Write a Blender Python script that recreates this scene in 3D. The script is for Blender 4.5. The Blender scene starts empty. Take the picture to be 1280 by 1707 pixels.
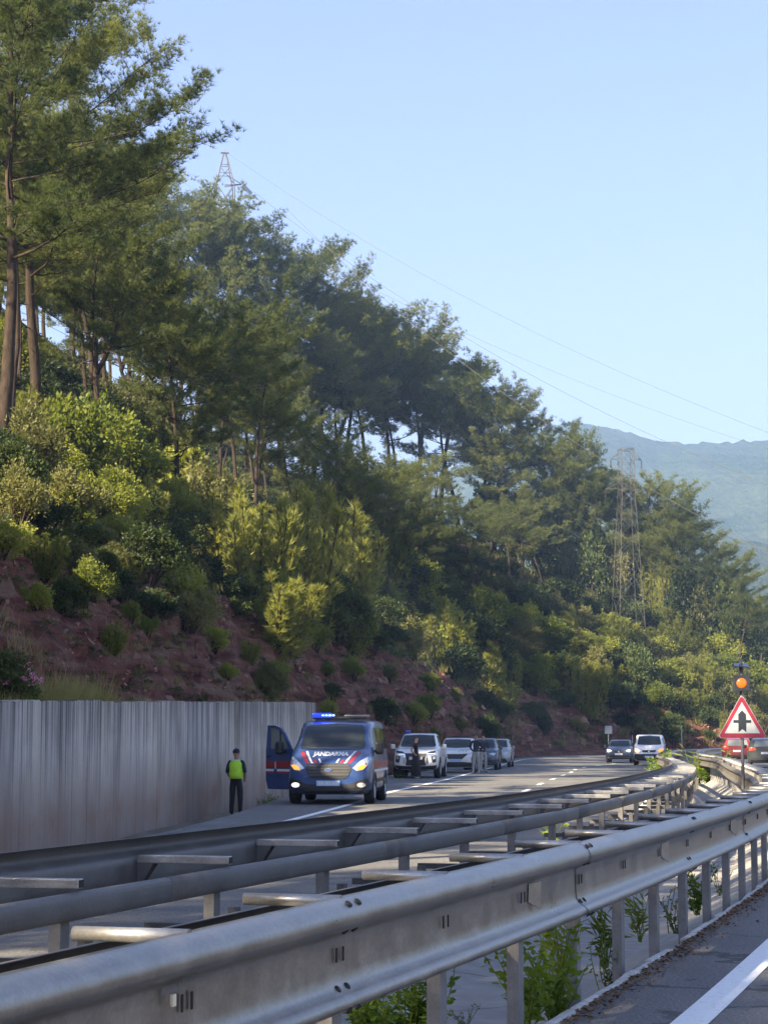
import bpy, bmesh, math, random
import numpy as np
from mathutils import Vector, Matrix, noise
from mathutils.bvhtree import BVHTree

S = bpy.context.scene
COL = S.collection
R = math.radians

# ---------------------------------------------------------------- camera
FPX, CX, CY, W0, H0 = 3450.0, 640.0, 853.5, 1280.0, 1707.0      # focal length in photograph pixels
CAMH = 1.3
PITCH = math.atan((1235.0 - CY) / FPX)
cam = bpy.data.cameras.new('camera')
cam.sensor_fit = 'VERTICAL'; cam.sensor_height = 36.0
cam.lens = FPX / H0 * 36.0
cam.clip_start = 0.1; cam.clip_end = 12000
camo = bpy.data.objects.new('camera', cam); COL.objects.link(camo)
camo.location = (0, 0, CAMH); camo.rotation_euler = (R(90) + PITCH, 0, 0)
S.camera = camo

# ---------------------------------------------------------------- light
SUN_ELEV, SUN_AZ = R(31), R(-130)      # azimuth from +Y, negative to the left
world = bpy.data.worlds.new('World'); S.world = world; world.use_nodes = True
wn = world.node_tree.nodes; wl = world.node_tree.links
sky = wn.new('ShaderNodeTexSky'); sky.sky_type = 'NISHITA'; sky.sun_disc = False
sky.sun_elevation = SUN_ELEV; sky.sun_rotation = SUN_AZ
sky.altitude = 100; sky.air_density = 1.0; sky.dust_density = 0.6; sky.ozone_density = 2.0
wn['Background'].inputs['Strength'].default_value = 0.05
tint = wn.new('ShaderNodeMix'); tint.data_type = 'RGBA'; tint.blend_type = 'MULTIPLY'      # white balance of the whole sky
tint.inputs[0].default_value = 1.0; tint.inputs[7].default_value = (1.10, 0.90, 1.02, 1)
wl.new(sky.outputs['Color'], tint.inputs[6]); wl.new(tint.outputs[2], wn['Background'].inputs['Color'])
sl = bpy.data.lights.new('sun', 'SUN'); sl.energy = 5.0; sl.angle = R(0.5); sl.color = (1.0, 0.84, 0.58)
so = bpy.data.objects.new('sun', sl); COL.objects.link(so)
sdir = Vector((math.sin(SUN_AZ) * math.cos(SUN_ELEV), math.cos(SUN_AZ) * math.cos(SUN_ELEV), math.sin(SUN_ELEV)))
so.rotation_euler = sdir.to_track_quat('Z', 'Y').to_euler(); so.location = (-60, 20, 90)
S.view_settings.view_transform = 'Standard'; S.view_settings.look = 'None'
S.view_settings.gamma = 1.0; S.view_settings.use_curve_mapping = False
S.view_settings.exposure = 2.5
S.render.engine = 'CYCLES'
cy = S.cycles
cy.use_denoising = True; cy.max_bounces = 6; cy.diffuse_bounces = 3; cy.glossy_bounces = 3
cy.transmission_bounces = 4; cy.transparent_max_bounces = 8; cy.volume_bounces = 0
cy.sample_clamp_indirect = 6.0

# ---------------------------------------------------------------- helpers
rng = np.random.default_rng(7)
random.seed(7)

def ray(u, v):
    """Direction (Y = 1) of the view ray through a point of the photograph."""
    x, y = (u - CX) / FPX, (CY - v) / FPX
    c, s = math.cos(PITCH), math.sin(PITCH)
    d = Vector((x, c - y * s, s + y * c))
    return d / d.y

def at(u, v, Y):
    d = ray(u, v); return Vector((d.x * Y, Y, CAMH + d.z * Y))

def gnd(u, v, z=0.0):
    d = ray(u, v); Y = (z - CAMH) / d.z
    return Vector((d.x * Y, Y, z))

def mesh_np(name, verts, faces, smooth=False):
    """Mesh from numpy arrays; faces (n,3) or (n,4)."""
    verts = np.asarray(verts, dtype=np.float32); faces = np.asarray(faces, dtype=np.int32)
    me = bpy.data.meshes.new(name)
    nf, k = faces.shape
    me.vertices.add(len(verts)); me.vertices.foreach_set('co', verts.ravel())
    me.loops.add(nf * k); me.loops.foreach_set('vertex_index', faces.ravel())
    me.polygons.add(nf); me.polygons.foreach_set('loop_start', np.arange(0, nf * k, k, dtype=np.int32))
    me.polygons.foreach_set('use_smooth', np.full(nf, smooth, dtype=bool))
    me.update(calc_edges=True)
    return me

def link(name, me, mat=None, parent=None):
    o = bpy.data.objects.new(name, me); COL.objects.link(o)
    if mat is not None and me is not None and len(me.materials) == 0:
        me.materials.append(mat)
    if parent is not None: o.parent = parent
    return o

def empty(name, loc=(0, 0, 0), rz=0.0):
    o = bpy.data.objects.new(name, None); COL.objects.link(o)
    o.location = loc; o.rotation_euler = (0, 0, rz); o.empty_display_size = 0.2
    return o

def tag(o, label=None, cat=None, group=None, kind=None):
    if label: o['label'] = label
    if cat: o['category'] = cat
    if group: o['group'] = group
    if kind: o['kind'] = kind
    return o

def copy_tree(o, parent=None):
    c = o.copy(); COL.objects.link(c)
    if parent is not None: c.parent = parent
    for ch in list(o.children): copy_tree(ch, c)
    return c

class MB:
    """Collects shapes into one mesh."""
    def __init__(self): self.v = []; self.f = []; self.sm = []
    def add(self, vs, fs, smooth=False):
        n = len(self.v); self.v += [tuple(p) for p in vs]
        self.f += [tuple(i + n for i in f) for f in fs]; self.sm += [smooth] * len(fs)
        return self
    def box(self, c, s, rot=None, bev=0.0):
        hx, hy, hz = s[0] / 2, s[1] / 2, s[2] / 2
        if bev <= 0:
            vs = [Vector((x, y, z)) for x in (-hx, hx) for y in (-hy, hy) for z in (-hz, hz)]
            fs = [(0, 1, 3, 2), (4, 6, 7, 5), (0, 4, 5, 1), (2, 3, 7, 6), (0, 2, 6, 4), (1, 5, 7, 3)]
            sm = False
        else:
            bm = bmesh.new(); bmesh.ops.create_cube(bm, size=1)
            for v in bm.verts: v.co = Vector((v.co.x * s[0], v.co.y * s[1], v.co.z * s[2]))
            bmesh.ops.bevel(bm, geom=bm.edges[:], offset=bev, segments=2, affect='EDGES', profile=0.5)
            bm.verts.index_update()
            vs = [v.co.copy() for v in bm.verts]; fs = [tuple(v.index for v in f.verts) for f in bm.faces]; bm.free()
            sm = False
        if rot is not None: vs = [rot @ p for p in vs]
        c = Vector(c)
        return self.add([p + c for p in vs], fs, sm)
    def tube(self, pts, rad, n=8, cap=True, smooth=True):
        pts = [Vector(p) for p in pts]
        rad = rad if hasattr(rad, '__len__') else [rad] * len(pts)
        vs = []; fs = []
        up = Vector((0, 0, 1)); prev = None
        for i, p in enumerate(pts):
            d = (pts[min(i + 1, len(pts) - 1)] - pts[max(i - 1, 0)])
            if d.length < 1e-9: d = Vector((0, 0, 1))
            d.normalize()
            if prev is None:
                a = d.cross(up if abs(d.z) < 0.95 else Vector((1, 0, 0))).normalized()
            else:
                a = (prev - d * prev.dot(d)).normalized()
            prev = a; b = d.cross(a)
            for k in range(n):
                t = 2 * math.pi * k / n
                vs.append(p + (a * math.cos(t) + b * math.sin(t)) * rad[i])
        for i in range(len(pts) - 1):
            for k in range(n):
                k2 = (k + 1) % n
                fs.append((i * n + k, i * n + k2, (i + 1) * n + k2, (i + 1) * n + k))
        self.add(vs, fs, smooth)
        if cap:
            m = len(self.v) - len(vs)
            self.f.append(tuple(m + k for k in range(n - 1, -1, -1))); self.sm.append(False)
            e = m + (len(pts) - 1) * n
            self.f.append(tuple(e + k for k in range(n))); self.sm.append(False)
        return self
    def prism(self, poly, y0, y1, M=None):
        """poly in (x,z), extruded along y."""
        n = len(poly)
        vs = [Vector((p[0], y0, p[1])) for p in poly] + [Vector((p[0], y1, p[1])) for p in poly]
        if M is not None: vs = [M @ p for p in vs]
        fs = [tuple(range(n)), tuple(range(2 * n - 1, n - 1, -1))]
        fs += [(i, n + i, n + (i + 1) % n, (i + 1) % n) for i in range(n)]
        return self.add(vs, fs)
    def lathe(self, prof, n=20, M=None, smooth=True):
        """prof list of (r, h) about local x axis."""
        vs = []; fs = []
        for r, h in prof:
            for k in range(n):
                t = 2 * math.pi * k / n
                vs.append(Vector((h, r * math.cos(t), r * math.sin(t))))
        for i in range(len(prof) - 1):
            for k in range(n):
                k2 = (k + 1) % n
                fs.append((i * n + k, (i + 1) * n + k, (i + 1) * n + k2, i * n + k2))
        if M is not None: vs = [M @ p for p in vs]
        return self.add(vs, fs, smooth)
    def mesh(self, name):
        me = bpy.data.meshes.new(name)
        me.from_pydata(self.v, [], self.f)
        me.polygons.foreach_set('use_smooth', self.sm)
        me.update()
        return me
    def build(self, name, mat, parent=None):
        me = self.mesh(name)
        bm = bmesh.new(); bm.from_mesh(me); bmesh.ops.recalc_face_normals(bm, faces=bm.faces[:]); bm.to_mesh(me); bm.free()
        return link(name, me, mat, parent)

# ---- paths in plan (piecewise linear, resampled smooth)
def catmull(pts, step=1.0):
    P = [Vector(p) for p in pts]
    P = [P[0] * 2 - P[1]] + P + [P[-1] * 2 - P[-2]]
    out = []
    for i in range(1, len(P) - 2):
        a, b, c, d = P[i - 1], P[i], P[i + 1], P[i + 2]
        n = max(2, int((c - b).length / step) + 1)
        for k in range(n):
            t = k / n
            out.append(0.5 * ((2 * b) + (c - a) * t + (2 * a - 5 * b + 4 * c - d) * t * t + (3 * b - a - 3 * c + d) * t ** 3))
    out.append(P[-2])
    # even spacing
    L = [0]
    for i in range(1, len(out)): L.append(L[-1] + (out[i] - out[i - 1]).length)
    n = max(2, int(L[-1] / step))
    res = []; j = 0
    for k in range(n + 1):
        s = L[-1] * k / n
        while j < len(L) - 2 and L[j + 1] < s: j += 1
        t = (s - L[j]) / max(1e-9, L[j + 1] - L[j])
        res.append(out[j].lerp(out[j + 1], t))
    return res

def offset_path(path, d):
    """Positive d = to the right of travel."""
    out = []
    for i, p in enumerate(path):
        t = path[min(i + 1, len(path) - 1)] - path[max(i - 1, 0)]
        t.z = 0; t.normalize()
        out.append(p + Vector((t.y, -t.x, 0)) * d)
    return out

def x_at(path, Y):
    for i in range(len(path) - 1):
        if path[i].y <= Y <= path[i + 1].y:
            t = (Y - path[i].y) / max(1e-9, path[i + 1].y - path[i].y)
            return path[i].x + t * (path[i + 1].x - path[i].x)
    return path[0].x if Y < path[0].y else path[-1].x

def ribbon(left, right, nx=1):
    """Quad sheet between two equally long paths."""
    vs = []; n = len(left)
    for a, b in zip(left, right):
        for k in range(nx + 1): vs.append(a.lerp(b, k / nx))
    fs = []
    for i in range(n - 1):
        for k in range(nx):
            q = i * (nx + 1) + k
            fs.append((q, q + 1, q + nx + 2, q + nx + 1))
    return vs, fs

# ---------------------------------------------------------------- materials
def newmat(name):
    m = bpy.data.materials.new(name); m.use_nodes = True
    nt = m.node_tree
    return m, nt.nodes, nt.links, nt.nodes['Principled BSDF']

def ramp(N, stops, interp='LINEAR'):
    r = N.new('ShaderNodeValToRGB'); r.color_ramp.interpolation = interp
    e = r.color_ramp.elements
    while len(e) < len(stops): e.new(0.5)
    for el, (p, c) in zip(e, stops):
        el.position = p; el.color = (*c, 1) if len(c) == 3 else c
    return r

def coords(N, L, scale=(1, 1, 1), kind='Object'):
    tc = N.new('ShaderNodeTexCoord'); mp = N.new('ShaderNodeMapping')
    mp.inputs['Scale'].default_value = scale
    L.new(tc.outputs[kind], mp.inputs['Vector']); return mp.outputs['Vector']

def noise_tex(N, L, vec, scale, detail=4, rough=0.55, dist=0.0):
    t = N.new('ShaderNodeTexNoise'); t.inputs['Scale'].default_value = scale
    t.inputs['Detail'].default_value = detail; t.inputs['Roughness'].default_value = rough
    t.inputs['Distortion'].default_value = dist
    if vec is not None: L.new(vec, t.inputs['Vector'])
    return t

def bump(N, L, h, strength, dist, bsdf):
    b = N.new('ShaderNodeBump'); b.inputs['Strength'].default_value = strength; b.inputs['Distance'].default_value = dist
    L.new(h, b.inputs['Height']); L.new(b.outputs['Normal'], bsdf.inputs['Normal']); return b

def mixc(N, L, fac, a, b, mode='MIX'):
    m = N.new('ShaderNodeMix'); m.data_type = 'RGBA'; m.blend_type = mode
    for sock, val in ((m.inputs['Factor'], fac), (m.inputs[6], a), (m.inputs[7], b)):
        if hasattr(val, 'default_value') or hasattr(val, 'links'): L.new(val, sock)
        elif isinstance(val, tuple): sock.default_value = (*val, 1) if len(val) == 3 else val
        else: sock.default_value = val
    return m.outputs[2]

def simple(name, col, rough=0.6, metal=0.0, var=0.0, scale=6.0, bmp=0.0, spec=None, coat=0.0, emit=None, estr=0.0, kind='Object'):
    m, N, L, B = newmat(name)
    B.inputs['Roughness'].default_value = rough; B.inputs['Metallic'].default_value = metal
    B.inputs['Base Color'].default_value = (*col, 1)
    if spec is not None: B.inputs['Specular IOR Level'].default_value = spec
    if coat: B.inputs['Coat Weight'].default_value = coat; B.inputs['Coat Roughness'].default_value = 0.06
    if emit: B.inputs['Emission Color'].default_value = (*emit, 1); B.inputs['Emission Strength'].default_value = estr
    if var > 0:
        v = coords(N, L, kind=kind); t = noise_tex(N, L, v, scale, 5, 0.6)
        r = ramp(N, [(0.3, tuple(max(0, c * (1 - var)) for c in col)), (0.7, tuple(min(1, c * (1 + var)) for c in col))])
        L.new(t.outputs['Fac'], r.inputs['Fac']); L.new(r.outputs['Color'], B.inputs['Base Color'])
        if bmp: bump(N, L, t.outputs['Fac'], bmp, 0.02, B)
    return m

MAT = {}
def asphalt(name, base, warm=0.0):
    m, N, L, B = newmat(name)
    v = coords(N, L)
    big = noise_tex(N, L, v, 0.35, 4, 0.6); fine = noise_tex(N, L, v, 55, 3, 0.7); mid = noise_tex(N, L, coords(N, L, (1.6, 0.12, 1)), 1.0, 4, 0.6)
    r1 = ramp(N, [(0.3, tuple(base * k for k in (0.80, 0.80, 0.82))), (0.7, tuple(base * k for k in (1.2 + warm, 1.16, 1.1)))])
    L.new(big.outputs['Fac'], r1.inputs['Fac'])
    r2 = ramp(N, [(0.35, (0.45, 0.45, 0.46)), (0.5, (0.95, 0.95, 0.95)), (0.68, (1.75, 1.7, 1.6))]); L.new(fine.outputs['Fac'], r2.inputs['Fac'])
    r3 = ramp(N, [(0.3, (0.82, 0.82, 0.82)), (0.7, (1.12, 1.12, 1.1))]); L.new(mid.outputs['Fac'], r3.inputs['Fac'])
    c = mixc(N, L, 1.0, mixc(N, L, 1.0, r1.outputs['Color'], r2.outputs['Color'], 'MULTIPLY'), r3.outputs['Color'], 'MULTIPLY')
    wob = N.new('ShaderNodeVectorMath'); wob.operation = 'MULTIPLY_ADD'; wob.inputs[1].default_value = (.9, .9, .9)
    nz = noise_tex(N, L, v, 1.7, 4, .6); L.new(nz.outputs['Color'], wob.inputs[0]); L.new(v, wob.inputs[2])
    vo = N.new('ShaderNodeTexVoronoi'); vo.feature = 'DISTANCE_TO_EDGE'; vo.inputs['Scale'].default_value = .33; L.new(wob.outputs[0], vo.inputs['Vector'])
    ck = ramp(N, [(0.0, (.30, .30, .30)), (.008, (.45, .45, .45)), (.016, (1, 1, 1))]); L.new(vo.outputs['Distance'], ck.inputs['Fac'])
    pm = ramp(N, [(.45, (0, 0, 0)), (.55, (1, 1, 1))]); L.new(noise_tex(N, L, v, .12, 2, .5).outputs['Fac'], pm.inputs['Fac'])
    c = mixc(N, L, pm.outputs['Color'], c, mixc(N, L, 1.0, c, ck.outputs['Color'], 'MULTIPLY'))
    L.new(c, B.inputs['Base Color']); B.inputs['Roughness'].default_value = 0.82
    bump(N, L, fine.outputs['Fac'], 0.5, 0.01, B)
    return m
MAT['asphalt'] = asphalt('asphalt', 0.125)
MAT['asphalt_near'] = asphalt('asphalt_shoulder', 0.14, 0.1)

def paint_line():
    m, N, L, B = newmat('road_paint')
    v = coords(N, L); t = noise_tex(N, L, v, 14, 6, 0.75); t2 = noise_tex(N, L, v, 60, 3, 0.7)
    a = N.new('ShaderNodeMath'); a.operation = 'ADD'; L.new(t.outputs['Fac'], a.inputs[0]); L.new(t2.outputs['Fac'], a.inputs[1])
    r = ramp(N, [(0.36, (0.30, 0.30, 0.29)), (0.43, (0.72, 0.72, 0.70)), (0.7, (0.82, 0.82, 0.80))])
    mm = N.new('ShaderNodeMath'); mm.operation = 'MULTIPLY'; mm.inputs[1].default_value = 0.5; L.new(a.outputs[0], mm.inputs[0])
    L.new(mm.outputs[0], r.inputs['Fac']); L.new(r.outputs['Color'], B.inputs['Base Color']); B.inputs['Roughness'].default_value = 0.6
    return m
MAT['paint'] = paint_line()

def galvanised(name, base=0.42, rough=0.42, tint=(1, .97, .92), metal=0.75):
    m, N, L, B = newmat(name)
    v = coords(N, L); t = noise_tex(N, L, v, 5.0, 6, 0.65); st = noise_tex(N, L, coords(N, L, (3, 3, 14)), 1.5, 5, 0.7)
    vor = N.new('ShaderNodeTexVoronoi'); vor.inputs['Scale'].default_value = 90; L.new(v, vor.inputs['Vector'])
    r = ramp(N, [(0.28, tuple(base * .58 * k for k in tint)), (0.72, tuple(base * 1.18 * k for k in tint))]); L.new(t.outputs['Fac'], r.inputs['Fac'])
    sp = ramp(N, [(0.0, (0.86, 0.86, 0.87)), (1.0, (1.08, 1.08, 1.08))]); L.new(vor.outputs['Color'], sp.inputs['Fac'])
    c = mixc(N, L, 1.0, r.outputs['Color'], sp.outputs['Color'], 'MULTIPLY')
    d = ramp(N, [(0.52, (0, 0, 0)), (0.8, (1, 1, 1))]); L.new(st.outputs['Fac'], d.inputs['Fac'])
    c = mixc(N, L, mixc(N, L, 0.55, (0, 0, 0), d.outputs['Color']), c, (0.17, 0.145, 0.115))
    L.new(c, B.inputs['Base Color']); B.inputs['Metallic'].default_value = metal
    rr = ramp(N, [(0.3, (rough * 0.8,) * 3), (0.7, (min(1, rough * 1.35),) * 3)]); L.new(t.outputs['Fac'], rr.inputs['Fac']); L.new(rr.outputs['Color'], B.inputs['Roughness'])
    bump(N, L, t.outputs['Fac'], 0.08, 0.01, B)
    return m
MAT['galv'] = galvanised('galvanised_steel', 0.33, 0.33, tint=(1, .91, .78), metal=0.80)
MAT['galv_dull'] = galvanised('weathered_galvanised_steel', 0.16, 0.55, tint=(1, .93, .84), metal=0.4)
MAT['galv_post'] = galvanised('dull_post_steel', 0.24, 0.6, tint=(1, .97, .94), metal=0.35)

def concrete_wall():
    m, N, L, B = newmat('streaked_concrete')
    geo = N.new('ShaderNodeTexCoord'); sep = N.new('ShaderNodeSeparateXYZ'); L.new(geo.outputs['Object'], sep.inputs[0])
    # x along wall, z up (object space)
    s1 = noise_tex(N, L, coords(N, L, (0.4, 4.5, 0.05)), 1.0, 5, 0.75); s2 = noise_tex(N, L, coords(N, L, (1, 9, 0.08)), 1.0, 4, 0.65)
    blot = noise_tex(N, L, coords(N, L, (0.3, 0.5, 0.7)), 1.0, 5, 0.6); fine = noise_tex(N, L, coords(N, L), 35, 4, 0.7)
    base = ramp(N, [(0.3, (0.40, 0.37, 0.325)), (0.7, (0.61, 0.57, 0.505))]); L.new(blot.outputs['Fac'], base.inputs['Fac'])
    # streaks are strongest at the top, they run down from the coping
    mr = N.new('ShaderNodeMapRange'); mr.inputs['From Min'].default_value = 0.15; mr.inputs['From Max'].default_value = 2.3
    mr.inputs['To Min'].default_value = -0.16; mr.inputs['To Max'].default_value = 0.14; L.new(sep.outputs['Z'], mr.inputs['Value'])
    av = N.new('ShaderNodeMath'); av.operation = 'MULTIPLY_ADD'; av.inputs[1].default_value = 0.9; L.new(s2.outputs['Fac'], av.inputs[0])
    h = N.new('ShaderNodeMath'); h.operation = 'MULTIPLY'; h.inputs[1].default_value = 1.3; L.new(s1.outputs['Fac'], h.inputs[0]); L.new(h.outputs[0], av.inputs[2])
    ad = N.new('ShaderNodeMath'); ad.operation = 'ADD'; L.new(av.outputs[0], ad.inputs[0]); L.new(mr.outputs[0], ad.inputs[1])
    of = N.new('ShaderNodeMath'); of.operation = 'ADD'; of.inputs[1].default_value = -0.58; L.new(ad.outputs[0], of.inputs[0])
    sr = ramp(N, [(0.50, (1, 1, 1)), (0.60, (0.70, 0.71, 0.73)), (0.74, (0.27, 0.28, 0.30)), (.88, (.15, .16, .17))]); L.new(of.outputs[0], sr.inputs['Fac'])
    c = mixc(N, L, 1.0, base.outputs['Color'], sr.outputs['Color'], 'MULTIPLY')
    s3 = noise_tex(N, L, coords(N, L, (0.3, 1.1, 0.22)), 1.0, 5, 0.65, 0.3)
    b3 = ramp(N, [(.36, (.62, .62, .63)), (.52, (1, 1, 1)), (.70, (1.12, 1.08, 1.0))]); L.new(s3.outputs['Fac'], b3.inputs['Fac'])
    c = mixc(N, L, 1.0, c, b3.outputs['Color'], 'MULTIPLY')
    oi = N.new('ShaderNodeObjectInfo'); pr_ = ramp(N, [(0, (.88, .88, .89)), (1, (1.08, 1.07, 1.04))]); L.new(oi.outputs['Random'], pr_.inputs['Fac'])
    c = mixc(N, L, 1.0, c, pr_.outputs['Color'], 'MULTIPLY')
    # reddish soil splashed along the foot
    mr2 = N.new('ShaderNodeMapRange'); mr2.inputs['From Min'].default_value = 1.15; mr2.inputs['From Max'].default_value = 0.0; mr2.inputs['To Max'].default_value = 1.5
    L.new(sep.outputs['Z'], mr2.inputs['Value'])
    m3 = N.new('ShaderNodeMath'); m3.operation = 'MULTIPLY'; m3.use_clamp = True; L.new(mr2.outputs[0], m3.inputs[0]); L.new(blot.outputs['Fac'], m3.inputs[1])
    c = mixc(N, L, m3.outputs[0], c, (0.26, 0.165, 0.115))
    fr = ramp(N, [(0.3, (0.85, 0.85, 0.85)), (0.7, (1.1, 1.1, 1.1))]); L.new(fine.outputs['Fac'], fr.inputs['Fac'])
    c = mixc(N, L, 1.0, c, fr.outputs['Color'], 'MULTIPLY')
    L.new(c, B.inputs['Base Color']); B.inputs['Roughness'].default_value = 0.9
    bump(N, L, s2.outputs['Fac'], 0.35, 0.03, B)
    return m
MAT['wall'] = concrete_wall()
MAT['slab'] = simple('pale_concrete', (0.27, 0.258, 0.24), 0.9, var=0.22, scale=3.0, bmp=0.3)
MAT['kerb'] = simple('worn_kerb_concrete', (0.46, 0.44, 0.41), 0.9, var=0.3, scale=9.0, bmp=0.4)

def hill_mat():
    m, N, L, B = newmat('red_soil_and_forest_floor')
    at_ = N.new('ShaderNodeAttribute'); at_.attribute_name = 'soil'
    v = coords(N, L)
    n1 = noise_tex(N, L, v, 0.9, 7, 0.7, 0.4); n2 = noise_tex(N, L, v, 6, 6, 0.7); n3 = noise_tex(N, L, v, 0.22, 4, 0.6)
    red = ramp(N, [(0.28, (0.034, 0.013, 0.009)), (0.46, (0.10, 0.036, 0.024)), (0.60, (0.150, 0.064, 0.042)), (0.8, (0.22, 0.15, 0.11))])
    L.new(n1.outputs['Fac'], red.inputs['Fac'])
    var = ramp(N, [(0.3, (0.62, 0.62, 0.62)), (0.7, (1.3, 1.28, 1.25))]); L.new(n2.outputs['Fac'], var.inputs['Fac'])
    st1 = noise_tex(N, L, coords(N, L, (.12, .12, 2.6)), 1.0, 5, .65, .6); och = ramp(N, [(.50, (0, 0, 0)), (.62, (.75, .75, .75))]); L.new(st1.outputs['Fac'], och.inputs['Fac'])
    redm = mixc(N, L, och.outputs['Color'], red.outputs['Color'], (.155, .105, .070))
    drk = ramp(N, [(.36, (.42, .40, .42)), (.46, (1, 1, 1))]); L.new(st1.outputs['Fac'], drk.inputs['Fac'])
    redc = mixc(N, L, 1.0, mixc(N, L, 1.0, redm, var.outputs['Color'], 'MULTIPLY'), drk.outputs['Color'], 'MULTIPLY')
    flo = ramp(N, [(0.3, (0.035, 0.030, 0.018)), (0.5, (0.075, 0.060, 0.034)), (0.7, (0.07, 0.085, 0.03))]); L.new(n1.outputs['Fac'], flo.inputs['Fac'])
    floc = mixc(N, L, 1.0, flo.outputs['Color'], var.outputs['Color'], 'MULTIPLY')
    ad = N.new('ShaderNodeMath'); ad.operation = 'ADD'; L.new(at_.outputs['Fac'], ad.inputs[0])
    sb = N.new('ShaderNodeMath'); sb.operation = 'MULTIPLY_ADD'; sb.inputs[1].default_value = 1.2; sb.inputs[2].default_value = -0.6
    L.new(n3.outputs['Fac'], sb.inputs[0]); L.new(sb.outputs[0], ad.inputs[1])
    st = ramp(N, [(0.42, (0, 0, 0)), (0.58, (1, 1, 1))]); L.new(ad.outputs[0], st.inputs['Fac'])
    L.new(mixc(N, L, st.outputs['Color'], floc, redc), B.inputs['Base Color'])
    B.inputs['Roughness'].default_value = 0.95; B.inputs['Specular IOR Level'].default_value = 0.15
    bump(N, L, n2.outputs['Fac'], 0.7, 0.12, B)
    return m
MAT['hill'] = hill_mat()
MAT['ground'] = simple('dry_earth', (0.15, 0.125, 0.085), 0.95, var=0.35, scale=0.4, bmp=0.3)
MAT['rock'] = simple('reddish_rock', (0.21, 0.115, 0.085), 0.9, var=0.45, scale=1.3, bmp=0.5)

def leafmat(name, dark, light, trans=0.35, rough=0.55, tint=(1.0, 1.0, 0.55)):
    m, N, L, B = newmat(name)
    oi = N.new('ShaderNodeObjectInfo'); v = coords(N, L)
    t = noise_tex(N, L, v, 1.1, 3, 0.6); t2 = noise_tex(N, L, v, 9.0, 2, 0.6)
    a = N.new('ShaderNodeMath'); a.operation = 'MULTIPLY_ADD'; a.inputs[1].default_value = 0.35; L.new(oi.outputs['Random'], a.inputs[0])
    b = N.new('ShaderNodeMath'); b.operation = 'MULTIPLY_ADD'; b.inputs[1].default_value = 0.4; L.new(t2.outputs['Fac'], b.inputs[0])
    c = N.new('ShaderNodeMath'); c.operation = 'MULTIPLY'; c.inputs[1].default_value = 0.5; L.new(t.outputs['Fac'], c.inputs[0])
    L.new(c.outputs[0], b.inputs[2]); L.new(b.outputs[0], a.inputs[2])
    r = ramp(N, [(0.38, dark), (0.85, light)]); L.new(a.outputs[0], r.inputs['Fac'])
    L.new(r.outputs['Color'], B.inputs['Base Color']); B.inputs['Roughness'].default_value = rough
    B.inputs['Specular IOR Level'].default_value = 0.25
    tr = N.new('ShaderNodeBsdfTranslucent')
    L.new(mixc(N, L, 1.0, r.outputs['Color'], tint, 'MULTIPLY'), tr.inputs['Color'])
    mx = N.new('ShaderNodeMixShader'); mx.inputs[0].default_value = trans
    L.new(B.outputs[0], mx.inputs[1]); L.new(tr.outputs[0], mx.inputs[2])
    L.new(mx.outputs[0], N['Material Output'].inputs['Surface'])
    return m
MAT['needle'] = leafmat('pine_needles', (0.048, 0.070, 0.024), (0.185, 0.205, 0.066), 0.48, tint=(1.3, 1.32, 0.6))
MAT['needle_young'] = leafmat('young_pine_needles', (0.10, 0.125, 0.030), (0.30, 0.31, 0.085), 0.5, tint=(1.4, 1.35, 0.6))
MAT['leaf_light'] = leafmat('light_green_leaves', (0.080, 0.115, 0.022), (0.26, 0.28, 0.065), 0.5, tint=(1.4, 1.35, 0.5))
MAT['leaf_dark'] = leafmat('dark_green_leaves', (0.020, 0.036, 0.014), (0.080, 0.105, 0.030), 0.35, tint=(1.3, 1.3, 0.5))
MAT['leaf_olive'] = leafmat('olive_green_leaves', (0.06, 0.070, 0.026), (0.19, 0.19, 0.07), 0.38, tint=(1.3, 1.25, 0.6))
MAT['weed'] = leafmat('bright_weed_leaves', (0.10, 0.17, 0.02), (0.25, 0.33, 0.05), 0.5, tint=(1.3, 1.2, 0.4))
MAT['straw'] = leafmat('dry_grass', (0.10, 0.11, 0.035), (0.34, 0.31, 0.12), 0.4, tint=(1.2, 1.1, 0.6))
MAT['flower'] = leafmat('pink_petals', (0.55, 0.16, 0.32), (0.80, 0.35, 0.52), 0.4, tint=(1.1, 1, 1))

def barkmat(name, a, b):
    m, N, L, B = newmat(name)
    t = noise_tex(N, L, coords(N, L, (1, 1, 0.22)), 9, 6, 0.7, 0.3)
    r = ramp(N, [(0.3, a), (0.7, b)]); L.new(t.outputs['Fac'], r.inputs['Fac']); L.new(r.outputs['Color'], B.inputs['Base Color'])
    B.inputs['Roughness'].default_value = 0.95; B.inputs['Specular IOR Level'].default_value = 0.1
    bump(N, L, t.outputs['Fac'], 0.9, 0.05, B); return m
MAT['bark'] = barkmat('pine_bark', (0.018, 0.014, 0.012), (0.068, 0.050, 0.038))
MAT['bark_pale'] = barkmat('pale_dead_wood', (0.16, 0.135, 0.11), (0.34, 0.30, 0.25))
# ================================================================ the land
ZL = -0.17                                   # level of the far (left) carriageway; the near one is at 0
def V3(x, y, z=0.0): return Vector((x, y, z))

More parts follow.
